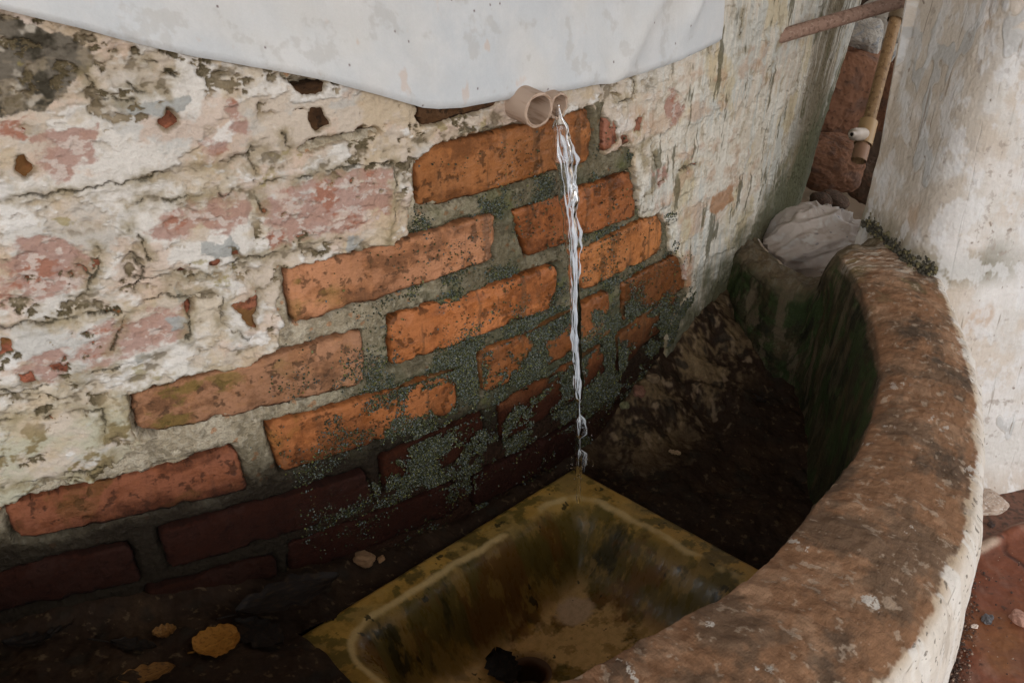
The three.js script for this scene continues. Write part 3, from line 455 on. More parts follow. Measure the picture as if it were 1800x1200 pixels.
// ------------------------------------------------------------------ the curved wall of the trough
function spline(list, t) { const n = list.length - 1, x = clamp(t) * n, i = Math.min(n - 1, x | 0), f = x - i, p = list[Math.max(0, i - 1)], q = list[i], r = list[i + 1], s = list[Math.min(n, i + 2)]; return q.map((_, k) => 0.5 * (2 * q[k] + (r[k] - p[k]) * f + (2 * p[k] - 5 * q[k] + 4 * r[k] - s[k]) * f * f + (3 * q[k] - p[k] - 3 * r[k] + s[k]) * f * f * f)); }
const ARC = []; { let L = 0, a = spline(STATIONS, 0); for (let i = 0; i <= 400; i++) { const b = spline(STATIONS, i / 400); L += Math.hypot((a[0] + a[2] - b[0] - b[2]) / 2, (a[1] + a[3] - b[1] - b[3]) / 2); ARC.push(L); a = b; } }
const A0 = 0.66, A1 = ARC[400] - 0.05;
const alongAt = (s) => { let lo = 0, hi = 400; while (hi - lo > 1) { const m = (lo + hi) >> 1; if (ARC[m] < s) lo = m; else hi = m; } return (lo + (s - ARC[lo]) / (ARC[hi] - ARC[lo] + 1e-9)) / 400; };
const arcAt = (t) => { const x = clamp(t) * 400, i = Math.min(399, x | 0); return mix(ARC[i], ARC[i + 1], x - i); };
function trough(t, v) {                                        // point on the wall: t along it, v from the inner foot over the cap to the outer foot
  const [ix, iff, ox, off, T, b] = spline(STATIONS, t), w = Math.hypot(ox - ix, off - iff), ex = (ox - ix) / w, ef = (off - iff) / w;
  const prof = [[-b, -0.83], [-b * 0.6, -0.74], [-0.012, T - 0.055], [-0.003, T - 0.014], [0.006, T - 0.001], [w * 0.5, T + 0.003], [w - 0.006, T - 0.006], [w + 0.012, T - 0.024], [w + 0.018, T - 0.09], [w + 0.020, -0.78], [w + 0.026, -0.90]];
  const [l, y] = spline(prof, v); return [ix + ex * l, y, iff + ef * l, ex, ef, w];
}
{
  const t = thing('basin_wall', 'curved knee-high trough wall with a worn brown rounded cap and white outer side', 'wall'), LEN = ARC[400];
  const CROSS = [0]; for (let i = 1; i <= 200; i++) { const p = trough(0.42, (i - 1) / 200), q = trough(0.42, i / 200); CROSS.push(CROSS[i - 1] + Math.hypot(p[0] - q[0], p[1] - q[1], p[2] - q[2])); }
  const crossAt = (v) => { const x = clamp(v) * 200, i = Math.min(199, x | 0); return mix(CROSS[i], CROSS[i + 1], x - i); };
  const cement = bake(2048, 1024, (uu, v, o, k) => {
    const a = mix(A0, A1, uu), u = alongAt(a), p = crossAt(v), mid = fr(a * 18, p * 20, 5), fine = fr(a * 130, p * 130, 3), big = fb(a * 6, p * 7, 3), g = white(k);
    const w1 = 0.025 * big + 0.035 * mid, cap = smooth(0.285, 0.31, v + w1 * 0.6), outer = smooth(0.612, 0.634, v + w1 + 0.05 * mid + 0.03 * fine), far = smooth(0.50, 0.60, u), end = smooth(0.635, 0.665, u + 0.03 * mid);
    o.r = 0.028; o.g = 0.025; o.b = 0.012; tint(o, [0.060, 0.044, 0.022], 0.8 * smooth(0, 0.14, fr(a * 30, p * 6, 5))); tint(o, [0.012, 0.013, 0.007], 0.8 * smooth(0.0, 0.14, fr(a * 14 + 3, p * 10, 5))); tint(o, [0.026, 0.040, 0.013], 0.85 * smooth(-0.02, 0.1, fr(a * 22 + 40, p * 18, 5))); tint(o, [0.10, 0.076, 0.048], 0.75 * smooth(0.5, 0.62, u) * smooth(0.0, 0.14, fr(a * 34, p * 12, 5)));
    if (g > 0.55) tint(o, [0.07, 0.09, 0.035], 0.6 * smooth(0.0, 0.1, mid)); scale(o, 1 + 0.25 * g + 0.5 * fine);
    const c = { r: 0.245, g: 0.132, b: 0.073 }; tint(c, [0.31, 0.185, 0.112], 0.9 * smooth(0, 0.12, mid)); tint(c, [0.155, 0.098, 0.062], 0.9 * smooth(0.0, 0.13, fr(a * 11 + 5, p * 13, 6))); tint(c, [0.070, 0.054, 0.040], 0.7 * smooth(0.07, 0.2, fr(a * 8 + 30, p * 10 + 8, 6)));
    tint(c, [0.16, 0.135, 0.07], 0.7 * smooth(0.02, 0.14, fr(a * 8 + 60, p * 11, 5)) * far); tint(c, [0.40, 0.31, 0.23], 0.6 * smooth(0.13, 0.19, fr(a * 75, p * 75, 4))); tint(c, [0.55, 0.51, 0.46], 0.85 * smooth(0.23, 0.26, fr(a * 34 + 19, p * 36 + 4, 5) + 0.03 * g) * smooth(0.55, 0.38, u));
    const worn = smooth(0.575, 0.635, u + 0.06 * mid); tint(c, [0.40, 0.285, 0.205], 0.85 * worn * smooth(-0.08, 0.08, fr(a * 52, p * 24, 5))); tint(c, [0.54, 0.475, 0.40], 0.85 * worn * smooth(0.02, 0.12, fr(a * 80 + 7, p * 28, 5)));
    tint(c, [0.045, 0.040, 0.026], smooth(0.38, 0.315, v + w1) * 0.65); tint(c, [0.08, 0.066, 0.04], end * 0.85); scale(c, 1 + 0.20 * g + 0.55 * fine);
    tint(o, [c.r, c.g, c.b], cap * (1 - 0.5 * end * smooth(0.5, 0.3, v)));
    const q = { r: 0.62, g: 0.565, b: 0.50 }; tint(q, [0.46, 0.335, 0.215], 0.85 * smooth(0.69, 0.61, v + 0.9 * w1)); tint(q, [0.67, 0.635, 0.59], 0.8 * smooth(0.0, 0.12, fr(a * 40, p * 9, 5))); tint(q, [0.42, 0.36, 0.30], 0.6 * smooth(0.10, 0.18, fr(a * 60, p * 18, 5))); tint(q, [0.33, 0.22, 0.13], 0.8 * smooth(0.90, 0.96, v + 0.5 * w1)); tint(q, [0.12, 0.10, 0.08], 0.8 * smooth(0.16, 0.22, fine + 0.1 * mid)); scale(q, 1 + 0.06 * g + 0.15 * fine);
    tint(o, [q.r, q.g, q.b], outer);
    o.rough = mix(0.75, 0.95, cap); o.bump = clamp(0.5 + (0.9 - 0.4 * outer) * fine + 0.6 * mid * cap + 0.10 * g);
  }, { specularIntensity: 0.25 }, 0.0020);
  for (const k of ['map', 'roughnessMap', 'bumpMap']) cement[k].wrapS = THREE.MirroredRepeatWrapping;
  const g = grid(760, 230, (u, v, o) => {
    const [x, y, f, ex, ef] = trough(u, v), a = arcAt(u), capness = smooth(0.2, 0.35, v) * smooth(0.78, 0.68, v), rough = 0.006 * fb3(x * 11, y * 11, f * 11, 3) + (0.0028 * capness + 0.0012) * fb3(x * 55, y * 55, f * 55, 3) + 0.01 * smooth(0.645, 0.665, u) * fb3(x * 28, y * 28, f * 28, 3);
    const side = v < 0.32 ? -1 : v > 0.68 ? 1 : 0, up = 1 - Math.abs(side);
    o.x = x + ex * rough * side; o.f = f + ef * rough * side; o.y = y + rough * (up ? 1 : 0.2);
  }, (u, v) => [(arcAt(u) - A0) / (A1 - A0), v]);
  mesh('parapet', g, cement, t);
}
// ------------------------------------------------------------------ pillar
{
  const A = [0.505, 1.196], T = [0.985, 0.174], L = [-0.174, 0.985], t = thing('pillar', 'pale square plastered pillar with blistered flaking paint at the end of the trough wall', 'pillar');
  const a = 0.19, b = 0.36, r = 0.045, path = [];
  const pt = (i, j) => [A[0] + T[0] * i + L[0] * j, A[1] + T[1] * i + L[1] * j];
  const rB = 0.012, corner = (ci, cj, a0, r) => { for (let k = 0; k <= 16; k++) { const g = a0 + k / 16 * Math.PI / 2; path.push(pt(ci + r * Math.cos(g), cj + r * Math.sin(g))); } };
  for (let k = 0; k < 70; k++) path.push(pt(0, mix(a - rB, r, k / 70)));
  corner(r, r, Math.PI, r); for (let k = 1; k < 120; k++) path.push(pt(mix(r, b - r, k / 120), 0));
  corner(b - r, r, -Math.PI / 2, r); corner(b - r, a - r, 0, r); corner(rB, a - rB, Math.PI / 2, rB); path.push(path[0]);
  const N = path.length - 1, len = [0]; for (let i = 1; i <= N; i++) len.push(len[i - 1] + Math.hypot(path[i][0] - path[i - 1][0], path[i][1] - path[i - 1][1]));
  const UW = 0.6, YB = -0.9, YT = -0.02;
  const layer = (x, y) => fb(x * 9 + 3, y * 6 + 2, 4) + 0.25 * fb(x * 40, y * 14, 2);
  const paint = bake(1024, 1024, (u, v, o, k) => {
    const x = u * UW, y = mix(YB, YT, v), big = fb(x * 7, y * 6, 3), mid = fb(x * 28, y * 22, 4), fine = fb(x * 150, y * 150, 3), grainy = fb(x * 240, y * 60, 2), st = fb(x * 130, y * 9, 3), lay = layer(x, y) + 0.5 * smooth(-0.5, -0.2, y) - 0.35, left = smooth(0.24, 0.15, x);
    o.r = 0.62; o.g = 0.60; o.b = 0.57;
    tint(o, [0.57, 0.485, 0.40], 0.6 * smooth(-0.02, 0.16, fr(x * 11 + 8, y * 8 + 2, 6) + 0.10 * left)); tint(o, [0.68, 0.66, 0.64], 0.8 * smooth(0.0, 0.3, fb(x * 15 + 30, y * 13, 4)));
    tint(o, [0.47, 0.40, 0.32], 0.75 * left * smooth(-0.3, 0.25, mid + 0.15));  // left face made darker tan, its shade put into the paint colour
    tint(o, [0.46, 0.465, 0.46], 0.75 * smooth(0.0, 0.03, lay)); tint(o, [0.60, 0.53, 0.45], 0.8 * smooth(0.17, 0.19, lay)); tint(o, [0.30, 0.26, 0.21], 0.55 * smooth(0.012, 0.0, Math.abs(lay)) );
    tint(o, [0.30, 0.25, 0.20], 0.75 * smooth(0.34, 0.46, st) * smooth(-0.1, 0.2, big + 0.1)); tint(o, [0.20, 0.15, 0.11], 0.8 * smooth(0.36, 0.5, fb(x * 85 + 7, y * 85, 2)) * smooth(0.0, 0.3, fb(x * 13, y * 13 + 7, 2)));
    tint(o, [0.18, 0.12, 0.085], 0.8 * smooth(0.40, 0.50, fb(x * 110 + 5, y * 95, 3)) * smooth(0.05, 0.3, fb(x * 9 + 2, y * 8, 3)));
    tint(o, [0.46, 0.29, 0.16], 0.5 * smooth(0.3, 0.5, fb(x * 17 + 66, y * 9, 3))); tint(o, [0.16, 0.145, 0.09], 0.75 * smooth(0.05, 0.0, y + 0.553 - 0.02 * mid) * smooth(-0.58, -0.55, y) * smooth(0.30, 0.22, x));
    tint(o, [0.40, 0.31, 0.24], 0.6 * smooth(-0.83, -0.87, y + 0.01 * mid)); tint(o, [0.33, 0.28, 0.24], 0.6 * smooth(0.12, 0.18, fr(x * 60 + 40, y * 60, 4)) * smooth(-0.05, 0.1, fr(x * 8 + 30, y * 9, 4))); tint(o, [0.68, 0.68, 0.68], 0.6 * smooth(0.02, 0.12, fr(x * 20 + 4, y * 14, 5))); scale(o, 1 + 0.06 * white(k) + 0.14 * fr(x * 130, y * 90, 3));
    o.rough = 0.86; o.bump = clamp(0.5 + 0.28 * fine + 0.2 * mid + 0.25 * smooth(0.0, 0.03, lay) - 0.2 * smooth(0.17, 0.19, lay) + 0.12 * grainy - 0.35 * smooth(0.34, 0.46, st) * 0.6);
  }, {}, 0.003);
  paint.map.wrapS = paint.map.wrapT = paint.roughnessMap.wrapS = paint.roughnessMap.wrapT = paint.bumpMap.wrapS = paint.bumpMap.wrapT = THREE.MirroredRepeatWrapping;
  const NV = 330, yAt = (v) => v < 0.94 ? mix(-0.9, 0.0, v / 0.94) : mix(0, 1.36, (v - 0.94) / 0.06);
  mesh('shaft', grid(N, NV, (u, v, o) => {
    const i = Math.min(N, Math.round(u * N)), p = path[i], y = yAt(v), q = path[(i + 1) % N], m = path[(i + N - 1) % N], tx = q[0] - m[0], tf = q[1] - m[1], tl = Math.hypot(tx, tf) || 1, x = len[i] * (i === N ? 0 : 1);
    const d = 0.004 * fb(x * 7, y * 6, 3) * (x < 0.56 ? 1 : 0) + 0.0012 * fb(x * 45, y * 45, 2) * (x < 0.56 ? 1 : 0) + 0.018 * smooth(-0.845, -0.89, y + 0.012 * n2(x * 18, 3)) - 0.10 * clamp(y + 0.42, -0.2, 0.2) * smooth(0.20, 0.15, x) * smooth(-0.001, 0.004, x);
    o.x = p[0] + tf / tl * d; o.f = p[1] - tx / tl * d; o.y = y;
  }, (u, v) => { const i = Math.min(N, Math.round(u * N)); return [len[i] / UW, (yAt(v) - YB) / (YT - YB)]; }), paint, t);
  // lumps of mortar smeared round the foot
  const foot = bake(256, 256, (u, v, o) => { const n = fb(u * 14, v * 10, 4); o.r = 0.46; o.g = 0.36; o.b = 0.29; tint(o, [0.30, 0.22, 0.17], smooth(0, 0.4, n)); tint(o, [0.58, 0.52, 0.47], smooth(0.15, 0.4, fb(u * 30, v * 22, 3))); o.bump = 0.5 + 0.4 * fb(u * 60, v * 45, 3); }, {}, 0.002);
  const lump = (px, py, rx, ry, rf, k) => { const [x, f] = onLevel(px, py, FLOOR), g = new THREE.IcosahedronGeometry(1, 24), p = g.attributes.position; for (let i = 0; i < p.count; i++) { const X = p.getX(i), Y = p.getY(i), Z = p.getZ(i), n = 1 + 0.22 * fb3(X * 1.2 + k, Y * 1.2, Z * 1.2, 3) + 0.02 * fb3(X * 9 + k, Y * 9, Z * 9, 2); p.setXYZ(i, X * n * rx, Y * n * ry, Z * n * rf); } g.computeVertexNormals(); const m = mesh('mortar_fillet', g, foot, t); m.position.copy(V(x, FLOOR, f)); };
  lump(1722, 884, 0.036, 0.014, 0.034, 1);
}

// ------------------------------------------------------------------ cloth hung over the tank
{
  const hem = wallPts([-300, -90, -120, -28, 0, 10, 133, 43, 200, 62, 340, 96, 440, 112, 560, 135, 600, 147, 660, 163, 733, 185, 760, 187, 800, 184, 887, 168, 997, 153, 1110, 126, 1200, 90, 1242, 70]), sR = hem[hem.length - 1][0], sTop = onWall(1225, 0)[0];
  const hemAt = (s) => { let k = 0; while (k < hem.length - 2 && hem[k + 1][0] < s) k++; const t = clamp((s - hem[k][0]) / (hem[k + 1][0] - hem[k][0])); return mix(hem[k][1], hem[k + 1][1], t); };
  const sL = hem[0][0];
  const linen = bake(1024, 512, (u, v, o, k) => {
    const s = u * 1.6, y = v * 0.7, big = fb(s * 5, y * 6, 4), mid = fb(s * 18, y * 22, 3), weave = Math.sin(s * 2600) * 0.5 + Math.sin(y * 2600) * 0.5;
    o.r = 0.585; o.g = 0.605; o.b = 0.62; tint(o, [0.62, 0.61, 0.59], 0.8 * smooth(-0.1, 0.35, big)); tint(o, [0.52, 0.55, 0.58], 0.7 * smooth(-0.3, 0.6, fb(s * 6 + 20, y * 7 + 4, 5))); tint(o, [0.66, 0.66, 0.66], 0.5 * smooth(-0.3, 0.6, mid + 0.4 * fb(s * 90, y * 90, 2)));
    tint(o, [0.58, 0.42, 0.32], 0.45 * smooth(0.40, 0.58, fb(s * 26 + 44, y * 20 + 3, 4))); tint(o, [0.55, 0.36, 0.25], 0.6 * smooth(0.02, 0.004, Math.hypot(s - 0.80, (y - 0.47) * 0.8) + 0.012 * mid)); const c = cell(s * 40, y * 40); if (c.r > 0.92) tint(o, [0.14, 0.10, 0.10], 0.9 * smooth(0.08, 0.04, c.d));
    scale(o, 1 + 0.035 * white(k)); tint(o, [0.42, 0.40, 0.37], 0.35 * smooth(0.10, 0.2, fr(s * 14 + 5, y * 16, 6))); o.bump = clamp(0.5 + 0.05 * weave + 0.25 * mid + 0.15 * fb(s * 160, y * 160, 2));
  }, {}, 0.0012);
  const o = {};
  const cloth = grid(330, 120, (u, v, q) => {
    const over = v > 0.86, w = clamp(v / 0.86), right = smooth(0.8, 1, u), s0 = mix(sL, sR, u), hy = hemAt(s0), y = over ? 0.17 : mix(hy, 0.17, w), s = mix(s0, mix(sL, sTop - 0.06, u), smooth(0, 1, w) * 0.9);
    let off = 0.014 + 0.006 * fb(s * 5, y * 5 + 3, 3) + 0.0022 * fb(s * 18 + 0.8 * y, y * 16, 3) + 0.0035 * (1 - Math.abs(n2((s + 0.6 * y) * 11 + 3, (y - 0.4 * s) * 3))) ** 4;
    off += 0.007 * Math.exp(-((((s - 1.53) - 0.55 * (y + 0.27)) / 0.012) ** 2)) * smooth(-0.30, -0.24, y) + 0.005 * Math.exp(-((((s - 1.46) - 0.9 * (y + 0.25)) / 0.018) ** 2)) + 0.006 * right * smooth(0.3, 0, w);
    if (v < 0.001) off -= 0.004;
    W(s, y, off, q); if (over) { const k = 1 - 0.35 * (v - 0.86) / 0.14; q.x = CX + (q.x - CX) * k; q.f = CF + (q.f - CF) * k; q.y = 0.17 + 0.012; }
  });
  tag(mesh('hanging_cloth', cloth, linen), 'large pale stained cloth hanging over the top of the brick wall', 'cloth');
}

// ------------------------------------------------------------------ the two spout pipes and the falling water
const pipeShape = (a, b, r, seg = 28) => { const d = new THREE.Vector3().subVectors(b, a), g = new THREE.CylinderGeometry(r, r, d.length(), seg, 1, true); g.translate(0, d.length() / 2, 0); g.applyQuaternion(new THREE.Quaternion().setFromUnitVectors(new THREE.Vector3(0, 1, 0), d.normalize())); g.translate(a.x, a.y, a.z); return g; };
const wallV = (s, y, off) => { const o = W(s, y, off, {}); return V(o.x, o.y, o.f); };
{
  const pvc = (c) => bake(256, 256, (u, v, o) => { const n = fb(u * 9, v * 7, 4); o.r = c[0]; o.g = c[1]; o.b = c[2]; tint(o, [c[0] * 0.55, c[1] * 0.48, c[2] * 0.4], smooth(-0.05, 0.4, n)); tint(o, [0.12, 0.11, 0.05], 0.8 * smooth(0.3, 0.5, fb(u * 14, v * 9 + 20, 3)) * smooth(0.7, 0.2, v)); o.rough = 0.6 + 0.2 * n; o.bump = 0.5 + 0.3 * n; }, {}, 0.0006);
  const A = pvc([0.47, 0.345, 0.265]);
  const spout = (px, py, r, len, tiltS, tiltY, label) => {
    const [s, y] = onWall(px, py, len), t = thing('spout_pipe', label, 'pipe'), p = wallV(s - tiltS, y - tiltY, -0.06), q = wallV(s, y, len), d = new THREE.Vector3().subVectors(q, p), L = d.length();
    const prof = [[r * 0.80, 0], [r * 0.80, L - 0.001], [r * 0.83, L], [r * 0.97, L], [r, L - 0.0012], [r, 0]].map(([a, b]) => new THREE.Vector2(a, b));
    const g = new THREE.LatheGeometry(prof, 48), P = g.attributes.position; for (let i = 0; i < P.count; i++) { const k = P.getY(i) > L * 0.9 ? 0.0012 * n2(P.getX(i) * 260, P.getZ(i) * 260) : 0; P.setY(i, P.getY(i) + k); } g.computeVertexNormals();
    const m = mesh('tube', g, A, t); m.quaternion.setFromUnitVectors(new THREE.Vector3(0, 1, 0), d.normalize()); m.position.copy(p); return t;
  };
  spout(948, 194, 0.0175, 0.038, -0.008, -0.004, 'dry open brown plastic pipe end, the wider one left of the running spout');
  spout(983, 186, 0.0135, 0.022, 0.004, -0.006, 'narrow brown plastic pipe end with water pouring out of it');
}
{
  const [ms, my] = onWall(983, 196, 0.026), a = ms / R, o0 = W(ms, my, 0.012, {}), N0 = [Math.sin(a), -Math.cos(a)];
  const at = (px, py) => { const d = sight(px, py), k = d[0] / d[2], q = (k * o0.f - o0.x) / (N0[0] - k * N0[1]), x = o0.x + N0[0] * q, f = o0.f + N0[1] * q; return V(x, d[1] / d[2] * f, f); };
  const line = [[981, 184], [982, 204], [986, 240], [991, 280], [997, 330], [1003, 400], [1009, 470], [1012, 560], [1016, 650], [1019, 740], [1018, 830], [1017, 880], [1016, 935]].map(([x, y]) => at(x, y));
  const path = new THREE.CatmullRomCurve3(line, false, 'centripetal'), t = thing('water_stream', 'clear twisting stream of water falling from the spout into the sink', 'water');
  const top = line[0].y, H = top - line[line.length - 1].y;
  const wide = (h) => { // half width against the fall (0 at the spout, 1 in the sink)
    const base = mix(0.0108, 0.0058, smooth(0.05, 0.42, h)), pinch = 1 - 0.88 * smooth(0.030, 0.012, Math.abs(h - 0.668)) - 0.9 * smooth(0.026, 0.012, Math.abs(h - 0.757)), low = mix(1, 0.5, smooth(0.83, 0.85, h));
    return base * Math.max(0.06, pinch) * low * (1 + 0.24 * n2(h * 24, 3) + 0.14 * n2(h * 60, 9));
  };
  const N = new THREE.Vector3(N0[0], 0, -N0[1]), S = new THREE.Vector3(-N.z, 0, N.x);
  function rope(dS, dN, rad, from, to, seg, sides, k) {
    const P = [], I = [], c = new THREE.Vector3();
    for (let i = 0; i <= seg; i++) {
      const h = mix(from, to, i / seg); path.getPointAt(h, c); const w = wide(h), e = smooth(0, 0.06, i / seg) * smooth(1, 0.94, i / seg);
      c.addScaledVector(S, dS(h) * w).addScaledVector(N, dN(h) * w);
      for (let j = 0; j < sides; j++) { const g = j / sides * 6.2832, n = 1 + 0.26 * n2(Math.cos(g + h * 16) * 1.3 + h * 9 + k, Math.sin(g + h * 16) * 1.3 + h * 7) , r = rad(h, w) * n * (0.15 + 0.85 * e); P.push(c.x + (S.x * Math.cos(g) + N.x * Math.sin(g) * 0.75) * r, c.y, c.z + (S.z * Math.cos(g) + N.z * Math.sin(g) * 0.75) * r); }
      if (i) for (let j = 0; j < sides; j++) { const a0 = (i - 1) * sides + j, a1 = (i - 1) * sides + (j + 1) % sides; I.push(a0, a1, a0 + sides, a1, a1 + sides, a0 + sides); }
    }
    for (const base of [0, seg * sides]) for (let j = 1; j < sides - 1; j++) base ? I.push(base, base + j, base + j + 1) : I.push(base, base + j + 1, base + j);
    const g = new THREE.BufferGeometry(); g.setAttribute('position', new THREE.Float32BufferAttribute(P, 3)); g.setIndex(I); g.computeVertexNormals(); return g;
  }
  const clear = new THREE.MeshPhysicalMaterial({ color: 0xffffff, transmission: 1, roughness: 0.07, ior: 1.33, thickness: 0.01 });
  const highlightWhite = new THREE.MeshPhysicalMaterial({ color: new THREE.Color(0.90, 0.93, 0.97), transmission: 0.60, roughness: 0.40, ior: 1.33, thickness: 0 });
  mesh('stream', rope(() => 0, () => 0, (h, w) => w, 0.0, 1.0, 420, 22, 0), clear, t);
  for (let k = 0; k < 7; k++) {  // whitish strands stand in for highlights on the clear water
    const ph = k * 0.9 + 0.4 * (k % 3), f = 11 + 7 * ((k * 7) % 4), r0 = 0.10 + 0.15 * ((k * 5) % 4) / 3;
    mesh('highlight_strand', rope((h) => 0.9 * clamp(1.1 * Math.sin(h * f * 0.35 + ph * 1.7) + 0.35 * n2(h * 31 + k * 5, k), -1, 1), (h) => 0.7 * Math.cos(h * f * 0.5 + ph) + 0.35, (h, w) => w * r0 * (0.35 + 1.3 * smooth(-0.2, 0.5, n2(h * 17 + k * 9, k))), 0.025 + 0.008 * k, 0.80 + 0.006 * k, 300, 8, k * 3), highlightWhite, t);
  }
  const drops = []; const splash = Array.from({ length: 26 }, () => { const d = 6 + 30 * rnd() * rnd(), g = rnd() * 6.28; return [1018 + d * Math.cos(g), 826 + 0.8 * d * Math.sin(g) - 6, 0.0004 + 0.0008 * rnd()]; });
  for (const [px, py, r] of [...splash, [1031, 756, 0.0012], [1036, 742, 0.0008], [1005, 804, 0.0010], [1040, 765, 0.0007], [1006, 600, 0.0009], [985, 560, 0.0006], [1028, 655, 0.0011]]) { const g = new THREE.SphereGeometry(r, 10, 8), p = at(px, py); g.scale(1, 1.6, 1); g.translate(p.x, p.y, p.z); drops.push(g); }
  const dm = mesh('droplets', mergeGeometries(drops), clear, t); dm.userData.kind = 'stuff';
}

// ------------------------------------------------------------------ pipework, stones and the bag between tank and pillar
{
  const pipe = bake(256, 256, (u, v, o) => { const n = fb(u * 8, v * 40, 4); o.r = 0.30; o.g = 0.19; o.b = 0.145; tint(o, [0.18, 0.11, 0.08], smooth(0, 0.4, n)); tint(o, [0.40, 0.30, 0.24], smooth(0.2, 0.5, fb(u * 20, v * 60, 2))); o.rough = 0.7; o.bump = 0.5 + 0.4 * n; }, {}, 0.0008);
  const a = onWall(1366, 68), P = wallV(a[0] - 0.02, a[1] - 0.002, -0.012), q = away(1600, -3, 1.60), t = thing('water_pipe', 'level dull brown pipe running out of the tank wall towards the pillar', 'pipe'), Q = V(...q);
  mesh('tube', pipeShape(P, Q, 0.0092), pipe, t);
  const S0p = V(...away(1580, 14, 2.04)), S1p = V(...away(1521, 240, 1.86)), ext = new THREE.Vector3().lerpVectors(S0p, S1p, 1.18), fitA = new THREE.Vector3().lerpVectors(S0p, S1p, 0.885), fitB = new THREE.Vector3().lerpVectors(S0p, S1p, 1.06);
  const tan = bake(256, 256, (u, v, o) => { const n = fb(u * 8, v * 30, 4); o.r = 0.36; o.g = 0.22; o.b = 0.11; tint(o, [0.22, 0.125, 0.06], smooth(0, 0.45, n)); tint(o, [0.55, 0.38, 0.2], 0.7 * smooth(0.2, 0.45, fb(u * 12 + 8, v * 50, 2))); o.rough = 0.55; }, {}, 0.0005);
  const st = thing('standpipe', 'leaning tan pipe behind the pillar with a small pale outlet at its foot', 'pipe');
  mesh('tube', pipeShape(S0p, ext, 0.0103), tan, st);
  mesh('elbow', pipeShape(new THREE.Vector3().lerpVectors(S0p, S1p, -0.04), new THREE.Vector3().lerpVectors(S0p, S1p, 0.1), 0.0135), new THREE.MeshStandardMaterial({ color: new THREE.Color(0.16, 0.11, 0.06), roughness: 0.7, side: THREE.DoubleSide }), st);
  const teeMat = new THREE.MeshStandardMaterial({ color: new THREE.Color(0.52, 0.33, 0.16), roughness: 0.5, side: THREE.DoubleSide }), beige = new THREE.MeshStandardMaterial({ color: new THREE.Color(0.60, 0.50, 0.41), roughness: 0.45, side: THREE.DoubleSide });
  const tee = mesh('tee_fitting', pipeShape(fitA, fitB, 0.0150), teeMat, st), mid = new THREE.Vector3().lerpVectors(fitA, fitB, 0.55), nose = V(...away(1497, 236, 1.80));
  mesh('coupling', pipeShape(new THREE.Vector3().lerpVectors(S0p, S1p, 1.07), ext, 0.0128), new THREE.MeshStandardMaterial({ color: new THREE.Color(0.36, 0.2, 0.12), roughness: 0.6, side: THREE.DoubleSide }), st);
  const d = new THREE.Vector3().subVectors(nose, mid), L = d.length(), noz = new THREE.LatheGeometry([[0.0032, L - 0.004], [0.0032, L], [0.0052, L], [0.0056, L - 0.009], [0.0095, L - 0.012], [0.0105, L - 0.022], [0.0105, 0]].map(([r, y]) => new THREE.Vector2(r, y)), 28);
  const no = mesh('outlet', noz, beige, st); no.position.copy(mid); no.quaternion.setFromUnitVectors(new THREE.Vector3(0, 1, 0), d.normalize());
  mesh('outlet_bore', new THREE.CircleGeometry(0.0034, 16).rotateX(-Math.PI / 2).translate(0, L - 0.0035, 0), new THREE.MeshStandardMaterial({ color: 0x050403, roughness: 1, side: THREE.DoubleSide }), no);
}
